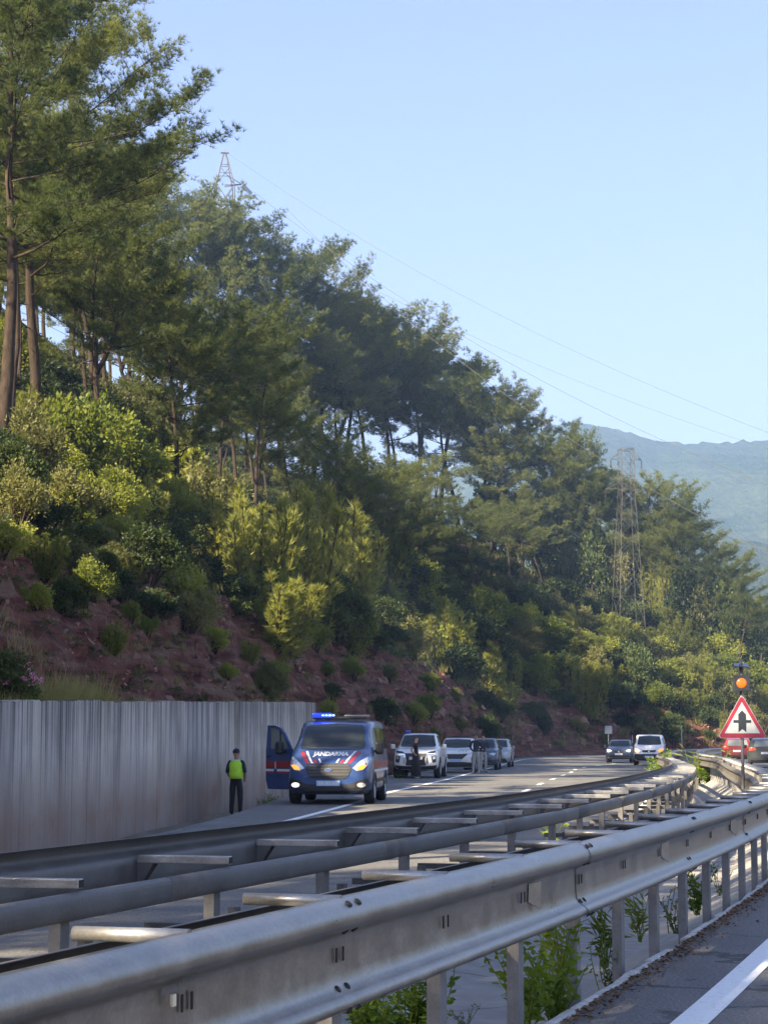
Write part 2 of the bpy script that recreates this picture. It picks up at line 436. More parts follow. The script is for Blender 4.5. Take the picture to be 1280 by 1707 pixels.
# foot of the cut bank / back edge of the left shoulder
FOOT = catmull([V3(-11.5, -40), V3(-8.6, -5), V3(-7.2, 12), V3(-6.0, 26), V3(-5.45, 35), V3(-4.9, 46), V3(-4.36, 56), V3(-3.8, 64), V3(-2.72, 75), V3(-0.9, 88),
                V3(4.2, 126), V3(8.9, 166), V3(14.5, 200), V3(25, 226), V3(42, 240), V3(66, 247), V3(110, 250), V3(190, 248)], 0.7)
ROAD_L = catmull([V3(-10.5, -40), V3(-7.6, -5), V3(-6.0, 12), V3(-4.72, 25.4), V3(-3.75, 32), V3(-3.15, 40), V3(-2.75, 50.7), V3(-2.2, 63), V3(-1.1, 76), V3(0.1, 88),
                V3(5.0, 126), V3(9.7, 166), V3(15.3, 200), V3(25.5, 225), V3(42, 239), V3(66, 246), V3(110, 249), V3(190, 247)], 0.7)
EDGE_L = catmull([V3(-7.5, -40), V3(-5.2, 0), V3(-3.6, 18), V3(-2.25, 33.6), V3(-0.85, 48), V3(0.15, 60), V3(2.6, 82), V3(9.0, 146),
                  V3(11.6, 169), V3(15.5, 190), V3(24, 208), V3(40, 221), V3(66, 228), V3(110, 231), V3(190, 229)], 1.0)
BAR_B = catmull([V3(-16.5, -45), V3(-4.5, 0), V3(-2.85, 6.0), V3(-1.22, 11.6), V3(-0.08, 15.5), V3(0.97, 19.4), V3(1.96, 23.2), V3(4.55, 35), V3(7.4, 51.4),
                 V3(9.7, 70), V3(11.6, 86), V3(17.4, 126), V3(22, 152), V3(30, 176), V3(44, 194), V3(70, 205), V3(110, 209), V3(190, 208)], 1.0)
BAR_A = catmull([V3(-14.5, -40), V3(-2.34, 0), V3(1.43, 12.37), V3(4.16, 22.4), V3(6.1, 32), V3(8.8, 51),
                 V3(10.9, 66), V3(13.2, 86), V3(19.4, 126), V3(24.5, 152), V3(32, 174), V3(46, 191), V3(72, 201), V3(110, 205), V3(190, 204)], 1.0)

def fbm(x, y, z, o=4):
    return noise.fractal(Vector((x, y, z)), 1.0, 2.0, o)

# ---- crest of the spur, per station along the foot: (arc length from the path's start) -> slope, crest distance
foot_len = [0.0]
for i in range(1, len(FOOT)): foot_len.append(foot_len[-1] + (FOOT[i] - FOOT[i - 1]).length)
foot_tan = []
for i in range(len(FOOT)):
    t = FOOT[min(i + 1, len(FOOT) - 1)] - FOOT[max(i - 1, 0)]; foot_tan.append(t.normalized())
def sm(a, b, x):
    t = min(1, max(0, (x - a) / (b - a))); return t * t * (3 - 2 * t)
def interp(tab, x):
    for (a, fa), (b, fb) in zip(tab, tab[1:]):
        if x <= b: return fa + (fb - fa) * sm(a, b, x) if x > a else fa
    return tab[-1][1]
# keyed by the foot point's y then x (the foot runs away, then to the right)
def station(p): return p.y + max(0, p.x - 14) * 1.0
SLOPE = [(0, .82), (40, .84), (120, .86), (190, .80), (225, .72), (255, .66), (275, .52), (300, .34), (330, .22), (430, .12)]
CREST = [(-20, 5), (15, 8), (40, 15), (60, 30), (85, 60), (105, 68), (150, 76), (190, 78), (215, 70), (245, 48), (275, 33), (300, 21), (430, 14)]
BANKH = [(0, 6.0), (30, 6.6), (75, 6.8), (130, 6.3), (200, 5.8), (240, 5.2), (280, 4.2), (310, 3.0), (430, 1.5)]
def profile(st, t, P):
    bh = interp(BANKH, st) * (1 + 0.16 * fbm(P.x * .07, P.y * .07, 3.1, 3))
    bw = 4.6
    m = interp(SLOPE, st); tc = interp(CREST, st)
    if t <= bw: z = bh * (t / bw) ** 0.92
    elif t <= tc: z = bh + (t - bw) * m
    else: z = bh + (tc - bw) * m - 0.35 * (t - tc) * sm(0, 14, t - tc)
    if t > tc - 8: z -= 0.5 * m * max(0, 4 - abs(t - tc) / 2) * .6
    return z + ZL

TS = list(np.arange(0, 7.4, 0.17)) + list(np.arange(7.9, 30, 0.75)) + list(np.arange(30, 150, 1.7))
hv = []; soil = []
i0 = 0
ST = list(range(0, len(FOOT)))
for i in ST:
    P, T = FOOT[i], foot_tan[i]
    nrm = Vector((-T.y, T.x, 0)); st = station(P)
    behind_wall = sm(74.2, 77.5, P.y)          # the retaining wall ends at 57 m
    for t in TS:
        q = P + nrm * t
        z = profile(st, t, P)
        amp = min(1, t / 0.7)
        if t < 7.5:
            w = 1 - sm(5.2, 7.5, t)
            rough = 0.58 * fbm(q.x * .45, q.y * .45, z * .5) + 0.42 * noise.ridged_multi_fractal(Vector((q.x * .8, q.y * .8 + z * .9, z * 1.3)), 1.0, 2.1, 4, 1.0, 2.0) - .36
            ledge = 0.20 * math.sin(z * 5.2 + 2.2 * fbm(q.x * .2, q.y * .2, 0, 2) + (q.y + q.x) * .35) * fbm(q.x * .6, q.y * .6, 5, 3)
            z += amp * (w * (rough + ledge * 1.6) + (1 - w) * 0.35 * fbm(q.x * .25, q.y * .25, 9))
            q = q + nrm * (amp * w * 0.45 * fbm(q.x * .7, q.y * .7, z * .9 + 20))
        else:
            z += 0.45 * fbm(q.x * .18, q.y * .18, 9) + 0.9 * fbm(q.x * .05, q.y * .05, 2, 2)
        # filled behind the retaining wall
        if behind_wall < 1 and t < 2.4:
            zw = 1.86 + (P.y - 29) * 0.0178
            z = z * behind_wall + max(z, zw - 0.10 + 0.05 * fbm(q.x, q.y, 1)) * (1 - behind_wall)
        hv.append((q.x, q.y, z))
        bt = interp(BANKH, st)
        soil.append(1.0 - 0.9 * sm(4.3, 6.2, t + 0.9 * fbm(q.x * .15, q.y * .15, 31, 3)))
nT = len(TS); nS = len(ST)
idx = np.arange(nS * nT).reshape(nS, nT)
hf = np.stack([idx[:-1, :-1], idx[1:, :-1], idx[1:, 1:], idx[:-1, 1:]], -1).reshape(-1, 4)[:, ::-1]
hill_me = mesh_np('hillside', hv, hf, True)
at_ = hill_me.attributes.new('soil', 'FLOAT', 'POINT'); at_.data.foreach_set('value', np.array(soil, dtype=np.float32))
hill = link('hillside_terrain', hill_me, MAT['hill']); tag(hill, 'steep wooded hillside with a red soil cut bank along the road', kind='structure')
hill_bvh = BVHTree.FromPolygons([Vector(p) for p in hv], [tuple(f) for f in hf.tolist()])

def hz(x, y):
    h = hill_bvh.ray_cast(Vector((x, y, 200)), Vector((0, 0, -1)))
    return h[0].z if h[0] is not None else ZL
def hit(u, v, far=400):
    """Where the view ray through a photograph point meets the hillside."""
    d = ray(u, v); o = Vector((0, 0, CAMH))
    h = hill_bvh.ray_cast(o, d.normalized(), far)
    return h[0]

# ---- ground sheet to the horizon
gm = MB()
gx = [-2050, -1200, -400, -120, -40, 0, 40, 120, 400, 1500, 3250]; gy = [-680, -300, -100, 0, 60, 150, 300, 700, 1600, 2800, 3680]
gv = [(x, y, -0.9 - (0.0 if y < 400 else 0)) for y in gy for x in gx]
gf = [(j * 11 + i, j * 11 + i + 1, (j + 1) * 11 + i + 1, (j + 1) * 11 + i) for j in range(10) for i in range(10)]
gm.add(gv, gf); tag(gm.build('ground', MAT['ground']), kind='structure')

# ---- far mountain range
def mountain():
    xs = np.arange(-700, 1900, 7.5); ys = np.concatenate([np.arange(900, 2700, 10.0), np.arange(2700, 3100, 40.0)])
    sky_u = [-400, 500, 800, 900, 960, 1030, 1100, 1150, 1200, 1280, 1400, 1700, 2300]
    sky_v = [1010, 900, 760, 715, 702, 716, 736, 741, 738, 735, 720, 690, 760]
    X, Y = np.meshgrid(xs, ys)
    Z = np.zeros_like(X)
    for j in range(X.shape[0]):
        for i in range(X.shape[1]):
            x, y = X[j, i], Y[j, i]
            u = CX + x / y * FPX
            v = np.interp(u, sky_u, sky_v)
            top = CAMH + ray(u, v).z * 2600
            k = min(1, max(0, (y - 950) / 1650))
            g = noise.ridged_multi_fractal(Vector((x * .0021 + 4, y * .0014, 1.7)), 0.9, 2.0, 4, 1.0, 2.0)
            z = top * (0.10 * sm(0, .12, k) + 0.90 * k ** 1.25) + 42 * (g - 0.9) * math.sin(math.pi * min(1, k * 1.02)) ** .8 * (1 - .65 * sm(.75, 1, k))
            if y > 2600: z -= (y - 2600) * 0.5
            z += 4.5 * noise.noise(Vector((x * .085, y * .085, 0))) + 3.0 * noise.noise(Vector((x * .21, y * .21, 4)))
            Z[j, i] = max(-1.6, z)
    v = np.stack([X, Y, Z], -1).reshape(-1, 3)
    n, m = X.shape; idx = np.arange(n * m).reshape(n, m)
    f = np.stack([idx[:-1, :-1], idx[:-1, 1:], idx[1:, 1:], idx[1:, :-1]], -1).reshape(-1, 4)
    me = mesh_np('mountain', v, f, True)
    m_, N, L, B = newmat('forested_mountain')
    vv = coords(N, L); a = noise_tex(N, L, vv, .012, 5, .65); b = noise_tex(N, L, vv, .11, 4, .7)
    r = ramp(N, [(.35, (.026, .044, .018)), (.6, (.050, .066, .032)), (.80, (.11, .11, .07))]); L.new(a.outputs['Fac'], r.inputs['Fac'])
    r2 = ramp(N, [(.35, (.6, .62, .64)), (.65, (1.3, 1.28, 1.2))]); L.new(b.outputs['Fac'], r2.inputs['Fac'])
    L.new(mixc(N, L, 1.0, r.outputs['Color'], r2.outputs['Color'], 'MULTIPLY'), B.inputs['Base Color']); B.inputs['Roughness'].default_value = 1
    B.inputs['Specular IOR Level'].default_value = 0.0
    bump(N, L, b.outputs['Fac'], 1.0, 6.0, B)
    o = link('mountain_range', me, m_); tag(o, 'hazy blue forested mountain range beyond the valley', kind='structure')
mountain()

# ---- left carriageway (tarmac up to the wall and the foot of the bank)
def pair(pa, pb, n):
    """Two paths resampled to n matching points by fraction of length."""
    def res(p):
        L = [0]
        for i in range(1, len(p)): L.append(L[-1] + (p[i] - p[i - 1]).length)
        out = []; j = 0
        for k in range(n):
            s = L[-1] * k / (n - 1)
            while j < len(L) - 2 and L[j + 1] < s: j += 1
            out.append(p[j].lerp(p[j + 1], (s - L[j]) / max(1e-9, L[j + 1] - L[j])))
        return out
    return res(pa), res(pb)
la, lb = pair(ROAD_L, offset_path(BAR_B, 0.25), 300)
for p in la + lb: p.z = ZL
vs, fs = ribbon(la, lb, 6)
me = mesh_np('carriageway', [tuple(p) for p in vs], [f[::-1] for f in fs]); tag(link('left_road', me, MAT['asphalt']), kind='structure')

def line_mesh(name, path, w, z, mat, parent=None):
    a = offset_path(path, -w / 2); b = offset_path(path, w / 2)
    for p in a + b: p.z = z
    vs, fs = ribbon(a, b); me = mesh_np(name, [tuple(p) for p in vs], [f[::-1] for f in fs])
    return link(name, me, mat, parent)
left_road = bpy.data.objects['left_road']
line_mesh('edge_line', EDGE_L, 0.17, ZL + 0.004, MAT['paint'], left_road)
bar_b_in = offset_path(BAR_B, -0.9)
line_mesh('edge_line', [p for p in bar_b_in], 0.15, ZL + 0.004, MAT['paint'], left_road)
# lane dashes
LANE = catmull([gnd(u, v, ZL) for u, v in ((610, 1385), (745, 1347), (866, 1321), (900, 1307), (950, 1288), (975, 1279))] + [V3(18.5, 152), V3(23, 176), V3(33, 196), V3(50, 209), V3(100, 218)], 0.5)
dash, gap = 6, 6
k = 0; s = 0
while k + 10 < len(LANE):
    seg = LANE[k:k + 7]
    line_mesh('lane_dash', seg, 0.15, ZL + 0.004, MAT['paint'], left_road)
    k += 18

# ---- earth ditch between the tarmac and the wall / foot of the bank
da, db = pair(offset_path(FOOT, -0.6), ROAD_L, 300)
vs = []; prof = [(0, -.12), (.30, -.50), (.62, -.52), (.9, -.10), (1.0, -.012)]
for a_, b_ in zip(da, db):
    for f, z in prof:
        c = a_.lerp(b_, f); vs.append((c.x, c.y, ZL + z * (1 if f > .95 else 1.0) + .03 * fbm(c.x * 2, c.y * 2, 0) * (0 < f < 1)))
k5 = len(prof); fs = [(i * k5 + k, i * k5 + k + 1, (i + 1) * k5 + k + 1, (i + 1) * k5 + k)[::-1] for i in range(len(da) - 1) for k in range(k5 - 1)]
tag(link('verge_ditch', mesh_np('verge_ditch', vs, fs), MAT['ground']), kind='structure')

# ---- right carriageway
A_R = offset_path(BAR_A, 0.14)
ra, rb = pair(A_R, offset_path(BAR_A, 10.5), 260)
for p in ra + rb: p.z = 0.0
vs, fs = ribbon(ra, rb, 8)
me = mesh_np('carriageway', [tuple(p) for p in vs], [f[::-1] for f in fs]); right_road = link('right_road', me, MAT['asphalt_near']); tag(right_road, kind='structure')
line_mesh('edge_line', offset_path(BAR_A, 0.72), 0.17, 0.004, MAT['paint'], right_road)
lane_r = offset_path(BAR_A, 4.5); k = 0
while k + 4 < len(lane_r):
    line_mesh('lane_dash', lane_r[k:k + 4], 0.15, 0.004, MAT['paint'], right_road); k += 9

# ---- median: concrete slabs sloping into a shallow ditch, joints open
med = empty('median', (0, 0, 0)); tag(med, 'pale concrete lined median ditch between the two barriers', kind='structure')
ma, mb_ = pair([p.copy() for p in offset_path(BAR_B, 0.12)], [p.copy() for p in offset_path(BAR_A, 0.10)], 175)
cnt = 0
for i in range(len(ma) - 1):
    a0, a1, b0, b1 = ma[i], ma[i + 1], mb_[i], mb_[i + 1]
    if a0.y < -6: continue
    d = (a1 - a0).normalized() * 0.012; d2 = (b1 - b0).normalized() * 0.012
    A0, A1, B0, B1 = a0 + d, a1 - d, b0 + d2, b1 - d2
    prof = [(0.0, ZL - 0.015), (0.30, -0.42), (0.62, -0.46), (1.0, -0.045)]
    mbk = MB(); vs = []
    for (f, z) in prof:
        for (p, q) in ((A0, B0), (A1, B1)):
            c = p.lerp(q, f); vs.append((c.x, c.y, z))
    for (f, z) in prof:
        for (p, q) in ((A0, B0), (A1, B1)):
            c = p.lerp(q, f); vs.append((c.x, c.y, z - 0.12))
    fs = []
    for k in range(3):
        a = 2 * k; fs.append((a, a + 2, a + 3, a + 1)); fs.append((a + 8, a + 9, a + 11, a + 10))
        fs.append((a, a + 8, a + 10, a + 2)); fs.append((a + 1, a + 3, a + 11, a + 9))
    fs += [(0, 1, 9, 8), (6, 14, 15, 7)]
    mbk.add(vs, fs); mbk.build('slab', MAT['slab'], med)
# earth under the joints
vs, fs = ribbon([Vector((p.x, p.y, -0.62)) for p in ma], [Vector((p.x, p.y, -0.62)) for p in mb_])
link('earth_bed', mesh_np('earth_bed', [tuple(p) for p in vs], [f[::-1] for f in fs]), MAT['ground'], med)

# ---- chipped concrete kerb strip beside the near barrier's posts
kerb = empty('kerb'); tag(kerb, 'chipped pale concrete edging strip along the feet of the near barrier', kind='structure')
kp = offset_path(BAR_A, 0.12); k = 0
rk = random.Random(3)
L = [0]
for i in range(1, len(kp)): L.append(L[-1] + (kp[i] - kp[i - 1]).length)
def along(p, L, s):
    j = max(0, min(len(L) - 2, int(np.searchsorted(L, s)) - 1))
    t = (s - L[j]) / max(1e-9, L[j + 1] - L[j]); return p[j].lerp(p[j + 1], t), (p[j + 1] - p[j]).normalized()
s = 41
while s < 110:
    ln = rk.uniform(.25, .9)
    c, t = along(kp, L, s + ln / 2)
    rot = Matrix.Rotation(math.atan2(-t.x, t.y) + rk.uniform(-.03, .03), 3, 'Z')
    mbk = MB(); mbk.box((c.x, c.y, -0.012 + rk.uniform(-.012, .008)), (rk.uniform(.035, .06), ln - .02, 0.06), rot, bev=.012)
    mbk.build('kerb_stone', MAT['kerb'], kerb)
    s += ln + rk.uniform(0, .06) + (rk.random() < .25) * rk.uniform(.2, .8)
# ================================================================ retaining wall
wallE = empty('retaining_wall', (-4, 30, ZL))
tag(wallE, 'tall streaked grey concrete retaining wall with vertical panels at the foot of the bank', 'wall')
wallE.location = (0, 0, 0)
wp = [p for p in FOOT if p.y > -12]
# regular panels of 1.3 m along the foot, ending at 57 m
Lw = [0]
for i in range(1, len(wp)): Lw.append(Lw[-1] + (wp[i] - wp[i - 1]).length)
rw = random.Random(11)
def wall_top(y): return 1.86 + (y - 29) * 0.0178
s = 0.0
while True:
    a, ta = along(wp, Lw, s); 
    if a.y > 74.6: break
    ln = 1.32
    b, tb = along(wp, Lw, s + ln - 0.014)
    t = (b - a).normalized(); n = Vector((t.y, -t.x, 0))       # towards the road
    jut = rw.uniform(0, .012) + (.16 if a.y > 57.3 else 0)
    mb = MB()
    # board-marked face: narrow vertical boards, each a little proud or sunk
    nb = 9
    vs = []; fs = []
    tz0, tz1 = wall_top(a.y), wall_top(b.y)
    for kx in range(nb):
        p = a.lerp(b, kx / nb); q = a.lerp(b, (kx + 1) / nb - .0015)
        dj = jut + rw.uniform(0, .0035)
        f0 = n * (0.02 + dj); bk = n * (-0.30)
        z0 = ZL - 0.75; zt0 = tz0 + (tz1 - tz0) * kx / nb + rw.uniform(-.012, .010) + .025 * math.sin(a.y * .9) * math.sin(a.y * .37); zt1 = tz0 + (tz1 - tz0) * (kx + 1) / nb
        m = len(vs)
        for pt in (p, q):
            vs += [pt + f0 + Vector((0, 0, z0)), pt + f0 + Vector((0, 0, zt0)), pt + bk + Vector((0, 0, zt0)), pt + bk + Vector((0, 0, z0))]
        fs += [(m, m + 1, m + 5, m + 4), (m + 1, m + 2, m + 6, m + 5), (m + 2, m + 3, m + 7, m + 6), (m, m + 3, m + 2, m + 1), (m + 4, m + 5, m + 6, m + 7)]
    mb.add(vs, fs); mb.build('panel', MAT['wall'], wallE)
    s += ln
# ================================================================ plant meshes
def unit(v): return v / np.maximum(1e-9, np.linalg.norm(v, axis=-1, keepdims=True))

def blades(centers, dirs, g, k, length, width, spread, lvar=0.3):
    """k thin triangles per tuft, fanned about the tuft's direction."""
    n = len(centers)
    C = np.repeat(centers, k, 0); D = np.repeat(dirs, k, 0)
    d = unit(D + spread * unit(g.normal(size=(n * k, 3))))
    s = unit(np.cross(d, g.normal(size=(n * k, 3))))
    ln = length * (1 + lvar * g.uniform(-1, 1, (n * k, 1)))
    w = width * (1 + 0.3 * g.uniform(-1, 1, (n * k, 1)))
    a = C + s * w * .5; b = C - s * w * .5; t = C + d * ln
    V = np.stack([a, b, t], 1).reshape(-1, 3)
    F = np.arange(n * k * 3).reshape(-1, 3)
    return V, F

def leaves(centers, dirs, g, length, width, spread=0.8):
    n = len(centers)
    d = unit(dirs + spread * unit(g.normal(size=(n, 3))))
    s = unit(np.cross(d, g.normal(size=(n, 3))))
    ln = length * g.uniform(.65, 1.3, (n, 1)); w = width * g.uniform(.7, 1.25, (n, 1))
    m = centers + d * ln * .5
    V = np.stack([centers, m + s * w * .5, centers + d * ln, m - s * w * .5], 1).reshape(-1, 3)
    F = np.arange(n * 4).reshape(-1, 4)
    return V, F

def pine_meshes(name, seed, H=14.0, base=0.45, spread=0.24, limbs=34, lean=0.06, fork=False, k=8, nl=0.25, nw=0.030, dens=.85, subs=7, crook=0.35, top=0.35):
    """Trunk mesh and crown mesh of one pine."""
    g = np.random.default_rng(seed); r = random.Random(seed)
    mb = MB(); C = []; D = []
    def stem_path(p0, d0, ln, n, wob, upw):
        pts = [Vector(p0)]; d = Vector(d0).normalized()
        for i in range(n):
            d = (d + Vector((r.gauss(0, wob), r.gauss(0, wob), r.gauss(0, wob * .5) + upw))).normalized()
            pts.append(pts[-1] + d * (ln / n))
        return pts
    az0 = r.uniform(0, 6.28)
    trunks = [(stem_path((0, 0, -0.4), (lean * math.cos(az0) * 1.3, lean * math.sin(az0) * 1.3, 1), H * .97, 12, .055, .10), 0.0135 * H)]
    if fork:
        b = trunks[0][0][5]; a = az0 + 2.4
        trunks.append((stem_path(b, (math.cos(a) * .55, math.sin(a) * .55, 1), H * .5, 8, .07, .12), 0.011 * H))
    for ti, (tp, tr) in enumerate(trunks):
        n = len(tp)
        rad = [tr * (1 - .86 * (i / (n - 1)) ** .9) for i in range(n)]
        if ti == 0: rad[0] *= 1.35
        mb.tube(tp, rad, 9)
        nL = limbs if ti == 0 else limbs // 2
        b0 = base if ti == 0 else 0.25
        a = r.uniform(0, 6.28)
        for i in range(nL):
            u = (i + r.random()) / nL
            h = b0 + (0.985 - b0) * u
            f = h * (n - 1); j = min(n - 2, int(f)); p0 = tp[j].lerp(tp[j + 1], f - j)
            a += 2.399 + r.uniform(-.5, .5)
            # irregular crown outline: widest a third of the way up the crown, flat-topped
            prof = (0.45 + 1.1 * math.sin(math.pi * min(1, (u * .8 + .18))) ** 1.1) * (1 - top * u ** 3)
            ln = spread * H * prof * r.uniform(.45, 1.2) * (1 if ti == 0 else .75)
            if r.random() < .12: ln *= 1.45
            el = r.uniform(-.12, .30) + .75 * u ** 2
            d0 = Vector((math.cos(a) * math.cos(el), math.sin(a) * math.cos(el), math.sin(el)))
            lp = stem_path(p0, d0, ln, 6, .16 * crook / .35, .07)
            lr = max(.012, rad[j] * .36 * min(1, ln / (spread * H)))
            mb.tube(lp, [lr * (1 - .85 * q / 6) for q in range(7)], 5, cap=False)
            ns = max(3, int(subs * ln / (spread * H) + 1.5))
            for q in range(ns):
                w = .30 + .70 * (q + r.random()) / ns
                ff = w * 6; jj = min(5, int(ff)); sp = lp[jj].lerp(lp[jj + 1], ff - jj)
                t = (lp[jj + 1] - lp[jj]).normalized()
                side = t.cross(Vector((0, 0, 1))).normalized() * (1 if q % 2 else -1)
                sd = (t * r.uniform(.3, .9) + side * r.uniform(.5, 1.0) + Vector((0, 0, r.uniform(.0, .45)))).normalized()
                sl = ln * r.uniform(.22, .40) * (1.1 - .45 * w) + .30
                bp = stem_path(sp, sd, sl, 3, .18, .10)
                mb.tube(bp, [max(.006, lr * .3 * (1 - .28 * e)) for e in range(4)], 3, cap=False)
                nt = int((8 + 20 * sl) * dens)
                tt = g.uniform(.15, 1.08, nt) ** .8 * 3
                jx = np.minimum(2, tt.astype(int)); fr = (tt - jx)[:, None]
                bpa = np.array([tuple(x) for x in bp])
                P = bpa[jx] * (1 - fr) + bpa[jx + 1] * fr
                P = P + g.normal(size=(nt, 3)) * np.array([.15, .15, .065]) * (0.6 + .35 * sl)
                C.append(P); D.append(np.tile(np.array(tuple(sd)) * .7 + np.array([0, 0, .6]), (nt, 1)))
        # leader
        P = np.array(tuple(tp[-1])) + g.normal(size=(int(40 * dens), 3)) * np.array([.25, .25, .3])
        C.append(P); D.append(np.tile([0, 0, 1.0], (len(P), 1)))
        # dead stubs below the crown
        for i in range(5):
            h = r.uniform(.15, base); f = h * (n - 1); j = int(f); p0 = tp[j].lerp(tp[j + 1], f - j); aa = r.uniform(0, 6.28)
            mb.tube(stem_path(p0, (math.cos(aa), math.sin(aa), .1), r.uniform(.4, 1.5), 3, .2, -.05), [.03, .022, .014, .006], 4, cap=False)
    C = np.concatenate(C); D = np.concatenate(D)
    Vv, F = blades(C, unit(D), g, k, nl, nw, .95)
    return mb.mesh(name + '_trunk'), mesh_np(name + '_crown', Vv, F), H

PINES = {}
def pv(key, *a, **kw):
    t, c, H = pine_meshes(key, *a, **kw); t.materials.append(MAT['bark']); c.materials.append(MAT['needle']); PINES[key] = (t, c, H)
pv('big', 11, H=18, base=.36, spread=.235, limbs=46, lean=.03, k=11, nl=.22, nw=.018, dens=1.4, subs=11)
pv('big_b', 23, H=18, base=.40, spread=.24, limbs=40, lean=.05, k=11, nl=.22, nw=.018, dens=1.4, subs=10)
pv('tall', 31, H=15, base=.55, spread=.22, limbs=25, lean=.05)
pv('tall_b', 47, H=15, base=.58, spread=.24, limbs=26, lean=.09, crook=.5)
pv('fork', 59, H=14, base=.46, spread=.23, limbs=26, fork=True, lean=.05)
pv('full', 61, H=15, base=.30, spread=.24, limbs=34, lean=.03, dens=.95)
pv('flat', 73, H=14, base=.60, spread=.31, limbs=24, lean=.07, top=.05, dens=1.0)
pv('slim', 83, H=14, base=.22, spread=.17, limbs=44, lean=.02, top=.75)
pv('full_b', 97, H=16, base=.34, spread=.27, limbs=32, lean=.04, dens=.95, top=.2)

def bush_meshes(name, seed, kind='leaf', size=1.0, n=2600, ln=.085, w=.05, lobes=9, tall=1.0, mat='leaf_light', k=8):
    g = np.random.default_rng(seed); r = random.Random(seed)
    mb = MB(); C = []; D = []
    if kind == 'shoots':            # young pines: many upright, pointed shoots
        for i in range(lobes):
            a = r.uniform(0, 6.28); rr = .52 * math.sqrt(r.random()); h = (1.15 - rr * .9) * r.uniform(.65, 1.05) * tall
            bx, by = rr * math.cos(a), rr * math.sin(a)
            tip = Vector((bx * 1.25, by * 1.25, h)); b = Vector((bx * .35, by * .35, -.1))
            mb.tube([b, b.lerp(tip, .5) + Vector((bx * .15, by * .15, 0)), tip], [.022, .013, .004], 5, cap=False)
            m = n // lobes
            t = g.uniform(.10, 1.0, m); sp = .20 * (1 - t) ** .7 + .018
            P = np.array(tuple(b))[None] * (1 - t[:, None]) + np.array(tuple(tip))[None] * t[:, None] + np.array([bx * .15, by * .15, 0]) * (4 * t * (1 - t))[:, None]
            off = unit(g.normal(size=(m, 3))) * sp[:, None] * np.sqrt(g.uniform(.1, 1, (m, 1)))
            C.append(P + off); D.append(unit(off) * .8 + np.array([0, 0, .9]))
        C = np.concatenate(C); D = unit(np.concatenate(D))
        Vv, F = blades(C, D, g, k, ln, w, .55)
    else:
        for i in range(lobes):
            a = r.uniform(0, 6.28); rr = .42 * math.sqrt(r.random()); h = r.uniform(.30, .78) * (1 - .5 * rr) * tall
            c = np.array([rr * math.cos(a), rr * math.sin(a), h]); lr = r.uniform(.16, .30)
            mb.tube([(c[0] * .2, c[1] * .2, -.12), (c[0] * .6, c[1] * .6, h * .5), tuple(c)], [.026, .016, .005], 5, cap=False)
            m = n // lobes
            o = unit(g.normal(size=(m, 3))); o[:, 2] = np.abs(o[:, 2]) * np.where(g.random(m) < .72, 1, -1)
            sq = np.array([1, 1, .8 * tall])
            rad = lr * g.uniform(.25, 1.0, (m, 1)) ** .45 * (1 + .35 * np.sin(o[:, :1] * 7 + i) * np.cos(o[:, 1:2] * 6 + o[:, 2:] * 5))
            C.append(c + o * rad * sq); D.append(o * .7 + np.array([0, 0, .5]))
            for e in range(4):       # twigs poking out
                q = c + unit(g.normal(size=3) + np.array([0, 0, .8])) * lr * 1.25
                t = g.uniform(.3, 1, (m // 22, 1)); C.append(c + (q - c) * t + g.normal(size=(m // 22, 3)) * .02); D.append(np.tile(unit(q - c), (m // 22, 1)))
        C = np.concatenate(C); D = unit(np.concatenate(D))
        C[:, 2] = np.maximum(C[:, 2], .02)
        if kind == 'leaf': Vv, F = leaves(C, D, g, ln, w)
        else: Vv, F = blades(C, D, g, k, ln, w, .8)
    cm = mesh_np(name + '_foliage', Vv, F); cm.materials.append(MAT[mat])
    tm = mb.mesh(name + '_stem'); tm.materials.append(MAT['bark'])
    return tm, cm, 1.0

BUSH = {}
BUSH['round'] = bush_meshes('round', 5, n=5200, ln=.060, w=.040, lobes=11, mat='leaf_light')
BUSH['round_b'] = bush_meshes('round_b', 8, n=5200, ln=.055, w=.036, lobes=14, mat='leaf_light', tall=1.15)
BUSH['olive'] = bush_meshes('olive', 15, n=5200, ln=.055, w=.026, lobes=12, mat='leaf_olive', tall=1.1)
BUSH['dark'] = bush_meshes('dark', 21, n=5600, ln=.055, w=.036, lobes=13, mat='leaf_dark', tall=1.05)
BUSH['dark_b'] = bush_meshes('dark_b', 27, n=5200, ln=.060, w=.036, lobes=9, mat='leaf_dark', tall=.8)
BUSH['shoots'] = bush_meshes('shoots', 33, kind='shoots', n=1900, ln=.095, w=.013, lobes=18, mat='needle_young', k=8)
BUSH['shoots_b'] = bush_meshes('shoots_b', 39, kind='shoots', n=1900, ln=.095, w=.013, lobes=13, mat='needle_young', k=8, tall=1.1)
BUSH['broom'] = bush_meshes('broom', 41, kind='needle', n=1500, ln=.13, w=.010, lobes=10, mat='leaf_olive', k=6)

def plant(kind, loc, scale, rz, src, names, label=None, cat=None, group=None, tilt=(0, 0)):
    o = empty(kind, loc); o.rotation_euler = (tilt[0], tilt[1], rz)
    o.scale = scale if hasattr(scale, '__len__') else (scale,) * 3
    link(names[0], src[0], None, o); link(names[1], src[1], None, o)
    tag(o, label, cat, group)
    return o
def pine_at(u, v, top_v, var, rz=0, label=None, tilt=(0, 0), wide=1.0, Y=None, group='pines on the hillside', crest=True):
    p = None; vv = v
    while p is None and vv < 1240:
        p = hit(u, vv); vv += 4
    if p is None: return None
    t, c, H = PINES[var]
    h = (ray(u, top_v).z * p.y + CAMH) - p.z
    s = h / H
    return plant('pine_tree', (p.x, p.y, p.z - .1), (s * wide, s * wide, s), rz, (t, c), ('trunk', 'crown'), label, 'tree', group, tilt)
